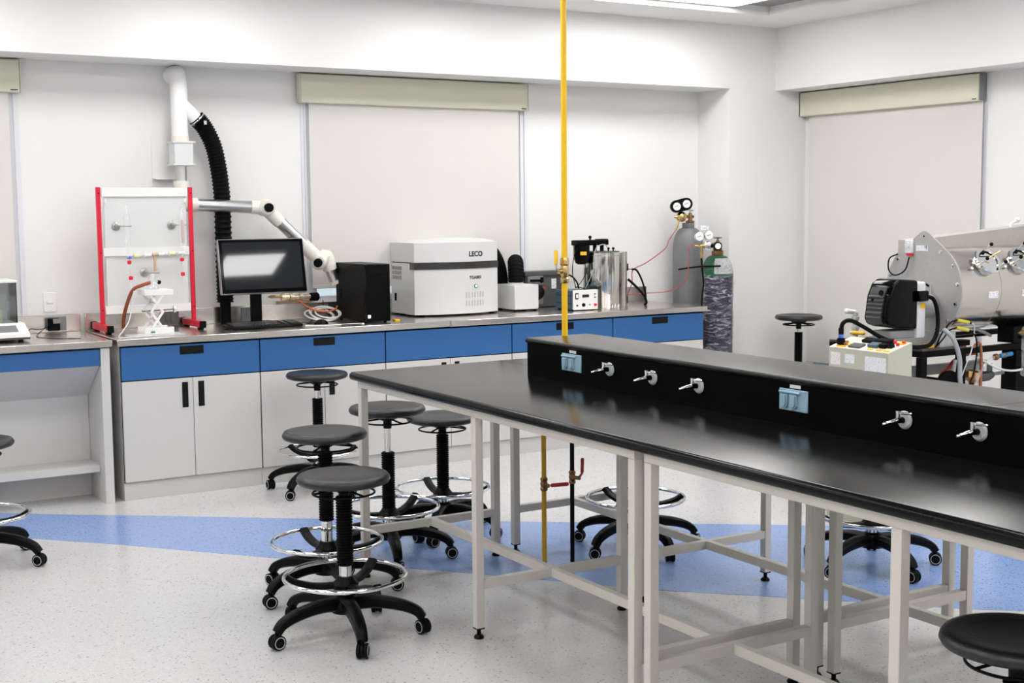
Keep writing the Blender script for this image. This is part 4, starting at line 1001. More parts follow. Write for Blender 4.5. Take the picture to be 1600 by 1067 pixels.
# stirrer
t_ = thing('stirrer_drive', 'black stirrer motor head bridging onto the steel vessel', 'stirrer', (3.30, 0.30, 1.21))
SY = 0.36
b = B(); b.box(3.245, 3.515, SY - 0.035, SY + 0.04, 1.335, 1.372, 0.005); b.box(3.44, 3.515, SY - 0.03, SY + 0.035, 1.345, 1.378, 0.004); b.out('bridge', 'black', t_)
b = B(); b.lathe([(0.028, 1.205), (0.045, 1.215), (0.056, 1.25), (0.058, 1.335), (0.05, 1.337)], (3.306, SY, 0), n=8); b.out('motor', 'black', t_, angle=20)
flat(t_, 'warning_label', 'tagyellow', 'y', SY - 0.056, 3.258, 3.308, 1.270, 1.294, 0.004)
for x in (3.418, 3.478): B().cyl((x, SY, 1.2935), (x, SY, 1.336), 0.014, n=12).out('drive_post', 'black', t_)
b = B(); b.cyl((3.378, SY, 1.372), (3.378, SY, 1.385), 0.006, n=8); b.ball((3.378, SY, 1.391), 0.012); b.out('knob', 'rubber', t_)
b = B(); b.tube([(3.250, 0.33, 1.32), (3.22, 0.33, 1.25), (3.21, 0.33, 1.15), (3.225, 0.32, 1.07), (3.235, 0.33, 1.045)], 0.003, 8)
b.tube([(3.315, 0.33, 1.21), (3.315, 0.32, 1.15), (3.25, 0.28, 1.09), (3.222, 0.31, 1.045)], 0.0025, 8); b.tube([(3.218, 0.31, 1.05), (3.24, 0.28, 1.05), (3.27, 0.26, 1.038)], 0.003, 8)
tag(b.out('stirrer_leads', 'black'), 'thin dark leads hanging from the stirrer motor', 'cable')
b = B(); b.tube([(3.335, 0.25, 1.18), (3.335, 0.25, 1.26), (3.375, 0.27, 1.325), (3.455, 0.29, 1.34), (3.50, 0.31, 1.296)], 0.003, 8); b.tube([(3.335, 0.25, 1.18), (3.31, 0.27, 1.10), (3.29, 0.29, 1.042)], 0.0025, 8)
tag(b.out('grey_thin_tube', 'greyhose'), 'thin grey tube arching over the top of the steel vessel', 'tube')
b = B(); b.tube([(3.345, 0.63, 1.125), (3.385, 0.60, 1.11), (3.40, 0.55, 1.06), (3.40, 0.53, 0.99), (3.39, 0.52, 0.91)], 0.006, 8)
tag(b.out('case_cord', 'black'), 'black power cord leaving the dark grey case', 'cable')
# black hoses from the vessel down over the worktop
def hose(name, pts, r, m, lab, cat='hose'):
    b = B(); b.tube(pts, r, 10); return tag(b.out(name, m), lab, cat)
hose('black_hose', [(3.735, 0.355, 1.158), (3.775, 0.355, 1.15), (3.82, 0.36, 1.09), (3.855, 0.36, 1.0), (3.895, 0.40, 0.912)], 0.007, 'rubber', 'black hose bowing from the vessel side to the worktop')
hose('black_hose', [(3.685, 0.335, 1.09), (3.715, 0.30, 1.05), (3.76, 0.25, 0.98), (3.80, 0.27, 0.925), (3.80, 0.29, 0.908)], 0.009, 'rubber', 'thick black hose slanting from the vessel base to the worktop')

# ---------------------------------------------------------------- gas cylinders
def gas_cylinder(name, lab, x, y, r, zs, m, neck):
    t_ = thing(name, lab, 'gas cylinder', (x, y, 0))
    prof = [(r * 0.92, 0.0), (r, 0.02), (r, zs)]
    for k in range(1, 9):
        a = PI / 2 * k / 8
        prof.append((neck + (r - neck) * math.cos(a), zs + r * 1.25 * math.sin(a)))
    zt = zs + r * 1.25
    B().lathe(prof, (x, y, 0), n=36).out('cylinder_body', m, t_, angle=50)
    B().lathe([(neck, zt), (neck + 0.001, zt + 0.002), (neck + 0.001, zt + 0.035), (neck * 0.8, zt + 0.038)], (x, y, 0), n=20).out('neck_ring', m if m == 'cylgrey' else 'bronze', t_)
    return t_, zt + 0.038
def valve(t_, x, y, z, hm='aluminium', bm_='bronze'):
    b = B(); b.lathe([(0.03, 0), (0.034, 0.004), (0.034, 0.014), (0.018, 0.018), (0.016, 0.055), (0.012, 0.075)], (x, y, z), n=16); b.cyl((x + 0.03, y, z + 0.045), (x - 0.05, y, z + 0.045), 0.011, n=12); b.out('cylinder_valve', bm_, t_)
    b = B(); b.cyl((x, y, z + 0.075), (x, y, z + 0.088), 0.006, n=8); b.lathe([(0.006, 0.086), (0.03, 0.088), (0.032, 0.094), (0.006, 0.098)], (x, y, z), n=6); b.out('hand_wheel', hm, t_)
GXc, GYc = 4.395, 0.545
t_, zt = gas_cylinder('gas_cylinder', 'tall plain grey gas cylinder against the wall at the worktop end', GXc, GYc, 0.112, 1.30, 'cylgrey', 0.045)
valve(t_, GXc + 0.01, GYc - 0.01, zt)
zr = zt + 0.045
R0 = V(4.288, 0.49, zr)
B().cyl((GXc - 0.04, GYc - 0.012, zr), tuple(R0 + V(0.03, 0.005, 0)), 0.009, n=12).out('regulator_inlet', 'brass', t_)
fx = V(-0.45, -0.89, 0)   # face direction of the regulator
b = B(); b.lathe([(0.030, -0.03), (0.038, -0.02), (0.038, 0.005), (0.028, 0.012), (0.022, 0.03), (0.012, 0.036)], R0, fx, 22); b.out('regulator_body', 'brass', t_)
sx = V(0.89, -0.45, 0)
def gauge_pair(t_, c, sx, fx, sep, rg, mh, tilt, rim):
    u = (sx * math.cos(tilt) + V(0, 0, 1) * math.sin(tilt)); w = fx.cross(u)
    if w.z < 0: w = -w
    # housing: stadium shape round both dials
    if rim:
        pts = []
        for k in range(13):
            a = -PI / 2 + PI * k / 12; pts.append(c + u * (sep / 2 + (rg + 0.014) * math.cos(a)) + w * ((rg + 0.014) * math.sin(a)) - fx * 0.012)
        for k in range(13):
            a = PI / 2 + PI * k / 12; pts.append(c + u * (-sep / 2 + (rg + 0.014) * math.cos(a)) + w * ((rg + 0.014) * math.sin(a)) - fx * 0.012)
        b = B(); b.prism(pts, fx * 0.034); b.out('gauge_housing', mh, t_, angle=40)
    for s_ in (-1, 1):
        q = c + u * (s_ * sep / 2)
        g = B().lathe([(rg, -0.012), (rg + 0.002, 0.02), (rg, 0.026), (rg * 0.9, 0.027)], q, fx, 22).out('gauge', mh if rim else 'chrome', t_)
        B().lathe([(rg * 0.9, 0.0272), (rg * 0.88, 0.028)], q, fx, 22).out('dial', 'dial', g)
        n_ = B(); n_.cyl(q + fx * 0.029 - u * rg * 0.5 + w * 0.001, q + fx * 0.029 + u * rg * 0.35 + w * 0.005, 0.0018, n=6); n_.out('needle', 'ink', g)
gauge_pair(t_, R0 + V(-0.005, 0, 0.085), sx, fx, 0.075, 0.032, 'black', 0.25, True)
b = B(); b.cyl(R0, R0 - sx * 0.055, 0.011, n=10); b.cyl(R0 - sx * 0.02 + V(0, 0, -0.03), R0 - sx * 0.045 + V(0, 0, -0.10), 0.008, n=10); b.out('regulator_outlet', 'brass', t_)
o1 = R0 - sx * 0.045 + V(0, 0, -0.10)
hose('red_thin_hose', [tuple(o1), tuple(o1 + V(-0.06, 0.0, -0.07)), (4.10, 0.45, 1.29), (3.90, 0.40, 1.20), (3.755, 0.37, 1.15), (3.74, 0.36, 1.06), (3.725, 0.40, 0.97), (3.72, 0.44, 0.93)], 0.0035, 'hosered', 'thin red hose from the grey cylinder down to the worktop')
# green and navy cylinder wrapped in film
NX, NY = 4.428, 0.245
t_, zt = gas_cylinder('gas_cylinder', 'navy and green gas cylinder wrapped in clear film, in front of the grey one', NX, NY, 0.112, 1.10, 'cylnavy', 0.042)
b = B()
prof = [(0.1135, 1.09)]
r = 0.113
for k in range(0, 9):
    a = PI / 2 * k / 8; prof.append((0.0425 + (r - 0.0425) * math.cos(a) + 0.0012, 1.10 + r * 1.25 * math.sin(a)))
b.lathe(prof, (NX, NY, 0), n=36, cap=False); b.out('shoulder', 'cylgreen', t_, angle=50)
b = B()   # white paper label on the shoulder facing the room
rows_ = []
for i in range(5):
    a = PI / 2 * (0.05 + 0.62 * i / 4); rr = 0.0425 + (r - 0.0425) * math.cos(a) + 0.004; zz = 1.10 + r * 1.25 * math.sin(a)
    rows_.append([b.bm.verts.new((NX + rr * math.cos(th), NY + rr * math.sin(th), zz)) for th in [math.radians(-142 + 11 * j) for j in range(9)]])
for p_, q_ in zip(rows_, rows_[1:]):
    for j in range(8): b.bm.faces.new((p_[j], p_[j + 1], q_[j + 1], q_[j]))
bmesh.ops.solidify(b.bm, geom=b.bm.faces[:], thickness=0.001)
b.out('paper_label', 'paper', t_)
b = B(); n = 48; rings = []
random.seed(3)
for i in range(60):
    z = 0.02 + 1.10 * i / 59
    x_, y_ = V(1, 0, 0), V(0, 1, 0)
    ring = []
    for k in range(n):
        a = 2 * PI * k / n
        rr = 0.1165 + 0.0022 * math.sin(3 * a + z * 22) + 0.0016 * math.sin(7 * a - z * 47) + random.uniform(-0.0008, 0.0012)
        ring.append(b.bm.verts.new((NX + rr * math.cos(a), NY + rr * math.sin(a), z + 0.012 * math.sin(a + 1) * (1 if i > 55 else 0.3))))
    rings.append(ring)
b.skin(rings, False, False); b.out('film_wrap', 'film', t_, angle=70)
valve(t_, NX, NY, zt, 'darkgrey', 'bronze')
R1 = V(NX - 0.150, NY - 0.075, zt + 0.040)
b = B(); b.lathe([(0.028, -0.03), (0.034, -0.02), (0.034, 0.005), (0.02, 0.01)], R1, fx, 20); b.cyl(R1, (NX - 0.03, NY, zt + 0.045), 0.008, n=10); b.out('regulator_body', 'chrome', t_)
b = B(); b.lathe([(0.03, 0.0), (0.031, 0.004), (0.031, 0.035), (0.026, 0.04)], R1 + sx * 0.062 + V(0, 0, -0.004), fx, 18); b.out('regulator_knob', 'rubber', t_)
b = B(); b.lathe([(0.022, 0.040), (0.021, 0.042)], R1 + sx * 0.062 + V(0, 0, -0.004), fx, 18); b.out('knob_label', 'dial', t_)
gauge_pair(t_, R1 + V(-0.035, 0.01, 0.068), sx, fx, 0.07, 0.032, 'chrome', 0.12, False)
b = B(); bx_ = R1 + V(-0.03, 0.012, 0.125); b.box(bx_.x - 0.03, bx_.x + 0.045, bx_.y - 0.004, bx_.y + 0.004, bx_.z - 0.014, bx_.z + 0.018, 0.001); b.out('tag_label', 'paper', t_)
b = B(); b.cyl(R1, R1 - sx * 0.10 + V(0, 0, -0.002), 0.011, n=10); b.lathe([(0.014, 0), (0.014, 0.016)], R1 - sx * 0.06, -sx, 6); b.cyl(R1 - sx * 0.05, R1 - sx * 0.05 + V(0, 0, -0.09), 0.009, n=10); b.lathe([(0.013, 0), (0.013, 0.014)], R1 - sx * 0.05 + V(0, 0, -0.05), (0, 0, -1), 6); b.out('brass_tee', 'brass', t_)
oa = R1 - sx * 0.10; ob = R1 - sx * 0.05 + V(0, 0, -0.09)
hose('red_thin_hose', [tuple(oa), tuple(oa + V(-0.05, 0.0, -0.005)), (4.145, 0.22, 1.25), (4.135, 0.22, 1.15), (4.125, 0.25, 1.05), (4.06, 0.35, 0.99), (3.95, 0.45, 0.975), (3.80, 0.52, 0.965)], 0.0035, 'hosered', 'thin red hose from the film-wrapped cylinder to the backsplash')
hose('black_hose', [tuple(ob), tuple(ob + V(0.0, -0.01, -0.08)), (4.235, 0.17, 1.05), (4.20, 0.14, 0.96), (4.18, 0.12, 0.88), (4.17, 0.12, 0.6), (4.17, 0.12, 0.25), (4.20, 0.10, 0.006)], 0.007, 'rubber', 'black hose hanging beside the film-wrapped cylinder')
b = B(); b.tube([(4.27, 0.50, 1.135), (4.29, 0.40, 1.15), (4.31, 0.25, 1.165), (4.36, 0.13, 1.17)], 0.006, 8); tag(b.out('cylinder_strap', 'rubber'), 'black retaining strap around the two gas cylinders', 'strap')

# ---------------------------------------------------------------- furnace on the right
FXp, FYc, FZc = 3.67, -2.345, 1.145
t_ = thing('tube_furnace', 'stainless steel horizontal furnace drum with bolted end plate', 'furnace', (4.4, FYc, 0.86))
pts = []
Rp = 0.258
for k in range(41):
    a = math.radians(128 + 284 * k / 40)
    pts.append((FXp, FYc + Rp * math.cos(a), FZc + Rp * math.sin(a)))
pts += [(FXp, FYc + 0.03, FZc + 0.300), (FXp, FYc + 0.012, FZc + 0.310), (FXp, FYc - 0.012, FZc + 0.310), (FXp, FYc - 0.03, FZc + 0.300)]
b = B(); b.prism(pts, (0.012, 0, 0)); b.out('end_plate', 'plate', t_, angle=25)
B().lathe([(0.005, 0), (0.005, 0.002)], (FXp, FYc, FZc + 0.283), (-1, 0, 0), 12).out('lifting_hole', 'gap', t_)
for k in range(14):
    a = math.radians(68 - 25.7 * k)
    b = B(); q = V(FXp, FYc + 0.232 * math.cos(a), FZc + 0.232 * math.sin(a)); b.lathe([(0.011, 0), (0.011, 0.003), (0.007, 0.004), (0.007, 0.010)], q, (-1, 0, 0), 8); b.out('bolt', 'chrome', t_)
XE = 5.25
B().lathe([(0.226, 0), (0.226, XE - FXp - 0.012)], (FXp + 0.012, FYc, FZc - 0.005), (1, 0, 0), 56).out('drum_shell', 'furnace', t_, angle=30)
for x in (4.02, 4.55, 5.0): B().lathe([(0.2265, 0), (0.2268, 0.002)], (x, FYc, FZc - 0.005), (1, 0, 0), 56).out('seam', 'midgrey', t_)
b = B(); b.prism([(FXp + 0.013, FYc + 0.07, FZc + 0.19), (XE, FYc + 0.07, FZc + 0.19), (XE, FYc + 0.07, FZc + 0.37), (FXp + 0.013, FYc + 0.07, FZc + 0.262)], (0, 0.12, 0)); b.out('top_casing', mat('warm_grey_casing', (0.46, 0.43, 0.40), 0.5, 0.3), t_, smooth=False)
def port(x):
    a = math.radians(38); ax = V(-0.12, -math.cos(a), math.sin(a)).normalized()
    base = V(x, FYc, FZc - 0.005) + ax * 0.215
    p = B().lathe([(0.066, 0), (0.066, 0.028), (0.076, 0.030), (0.079, 0.042), (0.074, 0.050), (0.057, 0.050), (0.055, 0.044)], base, ax, 30).out('sight_port', 'chrome', t_)
    B().lathe([(0.055, 0.040), (0.05, 0.0425)], base, ax, 26).out('port_glass', mat('cloudy_port_glass', (0.55, 0.50, 0.40), 0.15), p)
    u = V(1, 0, 0); u = (u - ax * u.dot(ax)).normalized(); w = ax.cross(u)
    b = B(); b.torus(base + ax * 0.044, 0.052, 0.004, ax, 26, 6, 0.5, 2.7); b.out('gasket', 'rubber', p)
    for ang in (75, 195, 310):
        d = u * math.cos(math.radians(ang)) + w * math.sin(math.radians(ang))
        q = base + d * 0.068 + ax * 0.04
        b = B(); b.cyl(q, q + ax * 0.042 + V(0.023, 0, 0.008), 0.0042, n=8); b.ball(q, 0.007); b.out('clamp_screw', 'satin', p); b = B(); b.ball(q + ax * 0.042 + V(0.023, 0, 0.008), 0.0105); b.out('clamp_knob', 'rubber', p)
    b = B(); b.cyl(base + ax * 0.045 - u * 0.03, base + ax * 0.085 + u * 0.055 + V(0, 0, 0.02), 0.004, n=8); b.out('port_rod', 'brass', p)
port(3.965); port(4.235)
for (x, aa) in ((3.92, -6), (4.19, -6)):
    a = math.radians(aa); q = V(x, FYc - 0.2275 * math.cos(a), FZc - 0.005 + 0.2275 * math.sin(a))
    B().box(q.x, q.x + 0.075, q.y - 0.001, q.y + 0.006, q.z - 0.018, q.z + 0.018).out('name_label', 'paper', t_, smooth=False)
flat(t_, 'name_label', 'paper', 'x', FXp, FYc - 0.028, FYc + 0.052, FZc + 0.205, FZc + 0.235, 0.001)
b = B(); b.box(FXp - 0.018, FXp, FYc + 0.066, FYc + 0.118, FZc + 0.19, FZc + 0.262, 0.004); b.lathe([(0.016, 0), (0.016, 0.004)], (FXp - 0.018, FYc + 0.098, FZc + 0.235), (-1, 0, 0), 14); b.out('thermocouple_head', 'panelgrey', t_)
B().box(FXp - 0.016, FXp - 0.004, FYc + 0.066, FYc + 0.108, FZc + 0.178, FZc + 0.189, 0.002).out('terminal_strip', 'redclip', t_)
b = B(); b.tube([(FXp - 0.02, FYc + 0.08, FZc + 0.17), (FXp - 0.03, FYc + 0.10, FZc + 0.10), (FXp - 0.03, FYc + 0.17, FZc + 0.07), (FXp - 0.03, FYc + 0.215, FZc + 0.10), (FXp - 0.025, FYc + 0.215, FZc + 0.16), (FXp - 0.01, FYc + 0.17, FZc + 0.185)], 0.004, 8); b.out('thermocouple_wire', 'black', t_)
b = B(); b.box(FXp - 0.008, FXp, FYc - 0.06, FYc + 0.09, FZc - 0.10, FZc + 0.03, 0.002); b.out('burner_flange', 'plate', t_)
for yy_ in (FYc - 0.045, FYc + 0.075): B().cyl((FXp - 0.006, yy_, FZc + 0.02), (FXp - 0.03, yy_ + 0.01, FZc + 0.035), 0.006, n=8).out('flange_bolt', 'black', t_)
b = B(); b.tube([(4.52, FYc + 0.12, FZc + 0.25), (4.52, FYc + 0.12, FZc + 0.325), (4.53, FYc + 0.115, FZc + 0.345), (4.555, FYc + 0.11, FZc + 0.35)], 0.009, 10); b.ball((4.565, FYc + 0.11, FZc + 0.36), 0.016); b.out('vent_fitting', 'panelgrey', t_)
for x in (4.62, 5.1): B().box(x - 0.03, x + 0.03, FYc - 0.12, FYc + 0.12, 0.8455, 0.945).out('saddle', 'frameblack', t_, smooth=False)
B().box(FXp - 0.02, FXp + 0.10, FYc - 0.14, FYc + 0.16, 0.8455, 0.925).out('saddle', 'plate', t_, smooth=False)

# stand
t_ = thing('furnace_stand', 'black steel frame stand carrying the furnace', 'stand', (4.3, -2.15, 0))
TX0, TX1, TY0, TY1, TZ = 3.50, 5.30, -2.50, -1.83, 0.845
B().box(TX0, 3.84, TY0, TY1, TZ - 0.012, TZ, 0.001).out('tray', mat('dark_steel_tray', (0.10, 0.09, 0.08), 0.25, 0.8), t_)
for y in (TY0, TY1 - 0.035): B().box(TX0, TX1, y, y + 0.035, TZ - 0.045, TZ - 0.013, 0.001).out('rail', 'frameblack', t_)
for x in (TX0, 3.805, TX1 - 0.035): B().box(x, x + 0.035, TY0 + 0.035, TY1 - 0.035, TZ - 0.045, TZ - 0.013, 0.001).out('rail', 'frameblack', t_)
for x in (TX0, 3.80):
    for y in (TY0, TY1 - 0.04): B().box(x, x + 0.04, y, y + 0.04, 0, TZ - 0.046, 0.001).out('leg', 'frameblack', t_)
for y in (TY0, TY1 - 0.04): B().box(TX1 - 0.04, TX1, y, y + 0.04, 0, TZ - 0.046, 0.001).out('leg', 'frameblack', t_)
B().box(4.225, 4.46, TY0 - 0.02, TY0 + 0.08, 0, TZ - 0.046, 0.002).out('pedestal', 'frameblack', t_)
B().box(4.235, 4.46, TY0 + 0.01, TY0 + 0.12, TZ - 0.012, 0.925, 0.002).out('pedestal_head', 'frameblack', t_)
B().box(TX0 + 0.04, 4.22, TY0 + 0.17, TY0 + 0.21, 0.675, 0.728, 0.002).out('lower_beam', 'midgrey', t_)
B().box(3.84, 4.2, TY0 + 0.16, TY0 + 0.18, TZ + 0.02, TZ + 0.035).out('flat_bar', 'frameblack', t_, smooth=False)
B().box(3.79, 3.87, TY0, TY0 + 0.06, TZ, TZ + 0.03, 0.002).out('end_stop', 'frameblack', t_)

# burner
t_ = thing('burner', 'glossy black burner with ribbed grey front on the furnace plate', 'burner', (3.35, FYc, 0.93))
by0, by1 = -2.475, -2.312
hood = [(3.492, by0, 0.947), (3.33, by0, 0.962), (3.28, by0, 0.978), (3.262, by0, 1.01), (3.282, by0, 1.13), (3.312, by0, 1.19), (3.352, by0, 1.215), (3.492, by0, 1.205)]
b = B(); b.prism(hood, (0, by1 - by0, 0))
es = [e for e in b.bm.edges]
bmesh.ops.bevel(b.bm, geom=es, offset=0.03, segments=4, affect='EDGES', profile=0.55, clamp_overlap=True)
b.out('hood', 'blackgloss', t_, angle=50)
# ribbed matt front shield following the sloping face
b = B()
face = [(3.276, 0.985), (3.261, 1.012), (3.268, 1.06), (3.276, 1.10), (3.286, 1.14), (3.302, 1.172)]
prof = [V(x - 0.006, 0, z) for x, z in face]
P = spline([tuple(p) for p in prof], 8)
pp = []
for i, p in enumerate(P):
    rib = 0.0045 if (8 < i < 30 and (i // 2) % 2 == 0) else 0.0
    pp.append((p.x - rib, by0 + 0.034, p.z))
pp += [(x + 0.012, by0 + 0.034, z) for x, z in reversed(face)]
b.prism(pp, (0, by1 - by0 - 0.060, 0)); b.out('front_shield', mat('matt_dark_grey_plastic', (0.028, 0.028, 0.03), 0.5), t_, angle=20)
b = B(); b.lathe([(0.013, 0), (0.014, 0.006)], (3.282, by0 + 0.058, 1.145), (-1, 0, 0.25), 14); b.lathe([(0.008, 0), (0.008, 0.006)], (3.271, by0 + 0.105, 1.105), (-1, 0, 0.2), 12); b.out('screw_recess', 'gap', t_)
B().box(3.493, 3.56, by0 + 0.008, by1 - 0.008, 0.90, 1.195, 0.012, 2).out('rear_housing', 'panelgrey', t_)
B().box(3.31, 3.4925, by0 + 0.02, by1 - 0.02, 0.905, 0.946, 0.004).out('base_casting', 'midgrey', t_)
b = B(); b.cyl((3.56, FYc - 0.05, 1.06), (FXp - 0.009, FYc - 0.05, 1.06), 0.065, n=24); b.out('blast_tube', 'plate', t_)
b = B(); b.box(3.475, 3.545, by0 - 0.025, by0 + 0.009, 1.095, 1.150, 0.005); b.out('plug', 'blackgloss', t_)
flat(t_, 'warning_label', 'tagyellow', 'y', by0 + 0.008, 3.515, 3.552, 1.055, 1.085, 0.0015)
flat(t_, 'warning_label', 'orange', 'y', by0 + 0.008, 3.546, 3.558, 1.105, 1.15, 0.0015)
# black hose looping from burner plug to the control box
hose('black_cable', [(3.535, by0 - 0.02, 1.12), (3.575, by0 - 0.03, 1.10), (3.605, by0 - 0.03, 1.02), (3.59, by0 - 0.04, 0.93), (3.53, by0 - 0.055, 0.875), (3.46, by0 - 0.06, 0.865), (3.36, by0 - 0.055, 0.872), (3.25, by0 + 0.01, 0.915), (3.16, by0 + 0.06, 0.975), (3.09, by0 + 0.085, 1.01), (3.045, by0 + 0.093, 0.995), (3.035, by0 + 0.093, 0.945)], 0.011, 'rubber', 'thick black cable looping from the burner to the control box', 'cable')
# control box
CB0, CB1, CY0, CY1_ = 3.00, 3.165, -2.733, -2.335
t_ = thing('control_box', 'pale green-beige control box with sloping button panel and notices', 'control box', ((CB0 + CB1) / 2, (CY0 + CY1_) / 2, 0))
b = B(); b.prism([(CB0, CY0, 0.0), (CB1, CY0, 0.0), (CB1, CY0, 0.918), (CB0, CY0, 0.874)], (0, CY1_ - CY0, 0)); b.out('housing', 'boxgreen', t_, smooth=False)
sl = (0.918 - 0.874) / (CB1 - CB0)
nrm = V(-sl, 0, 1).normalized()
def on_panel(name, m, x0, x1, y0, y1, h, bev=0.0, o=0.0):
    z0 = 0.874 + sl * (x0 - CB0)
    mt = Matrix.Translation((x0, 0, z0)) @ Matrix.Rotation(-math.atan(sl), 4, 'Y')
    b = B(); b.box(0, (x1 - x0), y0, y1, 0.0005 + o, h + o, bev, mtx=mt); return b.out(name, m, t_)
on_panel('panel_sheet', 'boxtop', CB0, CB1, CY0, CY1_, 0.004)
W_ = CY1_ - CY0
def py(u): return CY1_ - u * W_      # u = 0 at the left end as seen
for u0, u1, x0, x1, h, m, nm in ((0.29, 0.49, 0.015, 0.065, 0.012, 'darkgrey', 'meter'), (0.56, 0.72, 0.040, 0.085, 0.018, 'slate', 'meter'), (0.33, 0.55, 0.095, 0.14, 0.016, 'rubber', 'button_block'), (0.57, 0.78, 0.098, 0.142, 0.02, 'rubber', 'button_block'), (0.74, 0.84, 0.045, 0.075, 0.022, 'rubber', 'selector_knob'), (0.85, 0.92, 0.055, 0.085, 0.025, 'blackgloss', 'selector_knob'),
                              (0.10, 0.24, 0.012, 0.026, 0.006, 'tagyellow', 'yellow_tag'), (0.62, 0.70, 0.014, 0.026, 0.006, 'tagyellow', 'yellow_tag'), (0.77, 0.86, 0.012, 0.024, 0.006, 'tagyellow', 'yellow_tag'), (0.89, 0.98, 0.012, 0.024, 0.006, 'tagyellow', 'yellow_tag'), (0.86, 0.97, 0.120, 0.150, 0.006, 'tagyellow', 'yellow_tag'), (0.16, 0.26, 0.04, 0.06, 0.006, 'tagyellow', 'yellow_tag'),
                              (0.80, 0.84, 0.120, 0.135, 0.016, 'redclip', 'red_button'), (0.90, 0.94, 0.095, 0.11, 0.016, 'redclip', 'red_button'), (0.93, 0.97, 0.125, 0.14, 0.016, 'redclip', 'red_button'), (0.06, 0.16, 0.05, 0.08, 0.012, 'copper', 'brass_terminal'), (0.15, 0.22, 0.035, 0.05, 0.014, 'copper', 'brass_terminal')):
    on_panel(nm, m, CB0 + x0, CB0 + x1, py(u1), py(u0), h, 0.003 if h > 0.01 else 0.0005, 0.003 if True else 0)
for u0, u1, z0, z1, m in ((0.03, 0.20, 0.79, 0.853, 'paperred'), (0.28, 0.44, 0.805, 0.850, 'paper'), (0.62, 0.965, 0.66, 0.850, 'paper')):
    flat(t_, 'notice', m, 'x', CB0, py(u1), py(u0), z0, z1, 0.001)
pc = V(3.035, by0 + 0.093, 0.885)
b = B(); b.lathe([(0.017, 0), (0.022, 0.004), (0.020, 0.03), (0.014, 0.034)], pc + V(0, 0, 0.005), (0, 0, 1), 16); b.lathe([(0.013, 0.055), (0.014, 0.085), (0.011, 0.09)], pc, (0, 0, 1), 14); b.out('connector', 'rubber', t_)
B().lathe([(0.0125, 0.034), (0.0132, 0.038), (0.0132, 0.056), (0.012, 0.058)], pc, (0, 0, 1), 14).out('connector_collar', 'bluecap', t_)
# valve post with yellow handle behind the control box
t_ = thing('valve_post', 'steel valve post with orange-yellow handle behind the control box', 'valve', (3.56, -1.92, 0.845))
vx, vy = 3.60, -1.93
b = B(); b.cyl((vx, vy, 0.845), (vx, vy, 1.0), 0.016, n=14); b.lathe([(0.016, 0), (0.022, 0.003), (0.022, 0.02), (0.016, 0.023)], (vx, vy, 0.90), n=8); b.lathe([(0.016, 0), (0.022, 0.003), (0.022, 0.02), (0.016, 0.023)], (vx, vy, 0.955), n=8); b.cyl((vx, vy, 1.0), (vx - 0.03, vy + 0.03, 1.005), 0.014, n=12); b.out('post', 'plate', t_, angle=30)
b = B(); b.ball((vx - 0.035, vy + 0.035, 1.005), 0.015); b.cyl((vx, vy, 0.885), (vx - 0.03, vy + 0.015, 0.885), 0.009, n=10); b.out('cap', 'panelgrey', t_)
b = B(); b.lathe([(0.006, 0), (0.012, 0.004), (0.010, 0.05), (0.011, 0.075), (0.006, 0.08)], (vx - 0.02, vy + 0.005, 0.886), (0.25, -0.96, 0), 12); b.out('handle', 'tagyellow', t_)
# small fittings and hoses under the furnace
b = B(); b.box(3.555, 3.60, TY0 + 0.005, TY0 + 0.05, TZ + 0.0005, TZ + 0.022, 0.004); tag(b.out('yellow_connector', 'tagyellow'), 'yellow connector block on the corner of the furnace stand', 'connector')
t_ = thing('sensor_pair', 'two yellow cable connectors hanging beside the end plate', 'sensor', (3.75, -2.56, 0.9))
for k, (x, z) in enumerate(((3.725, 0.985), (3.722, 0.945))):
    b = B(); b.cyl((x - 0.035, TY0 - 0.06, z + 0.008), (x + 0.045, TY0 - 0.07, z - 0.008), 0.0095, n=12); b.out('yellow_plug', mat('yellow_green_plug', (0.62, 0.55, 0.05), 0.4) if k == 0 else bpy.data.materials['yellow_green_plug'], t_)
    b = B(); b.tube([(x - 0.035, TY0 - 0.06, z + 0.008), (x - 0.075, TY0 - 0.05, z - 0.005), (x - 0.10, TY0 - 0.02, z - 0.06), (x - 0.10, TY0 + 0.02, TZ + 0.004)], 0.004, 8); b.out('lead', 'black', t_)
    b = B(); b.cyl((x + 0.045, TY0 - 0.07, z - 0.008), (x + 0.06, TY0 - 0.072, z - 0.012), 0.006, n=10); b.out('sleeve', 'rubber', t_)
hose('thin_white_lead', [(3.785, TY0 - 0.072, 0.973), (3.815, TY0 - 0.07, 0.95), (3.81, TY0 - 0.06, 0.83), (3.765, TY0 - 0.05, 0.72), (3.73, TY0 - 0.05, 0.62), (3.72, TY0 - 0.05, 0.3)], 0.003, 'whitecable', 'thin white lead dropping from the upper yellow connector', 'cable')
hose('thin_black_lead', [(3.782, TY0 - 0.072, 0.933), (3.83, TY0 - 0.07, 0.89), (3.85, TY0 - 0.06, 0.80), (3.84, TY0 - 0.05, 0.70), (3.79, TY0 - 0.05, 0.58), (3.77, TY0 - 0.05, 0.3)], 0.004, 'black', 'thin black lead dropping from the lower yellow connector', 'cable')
hose('grey_hose', [(3.60, TY0 - 0.05, 0.95), (3.64, TY0 - 0.08, 0.90), (3.68, TY0 - 0.09, 0.80), (3.69, TY0 - 0.09, 0.68), (3.72, TY0 - 0.09, 0.56), (3.80, TY0 - 0.09, 0.47), (3.88, TY0 - 0.09, 0.43)], 0.012, 'greyhose', 'pale grey hose hanging down across the furnace stand')
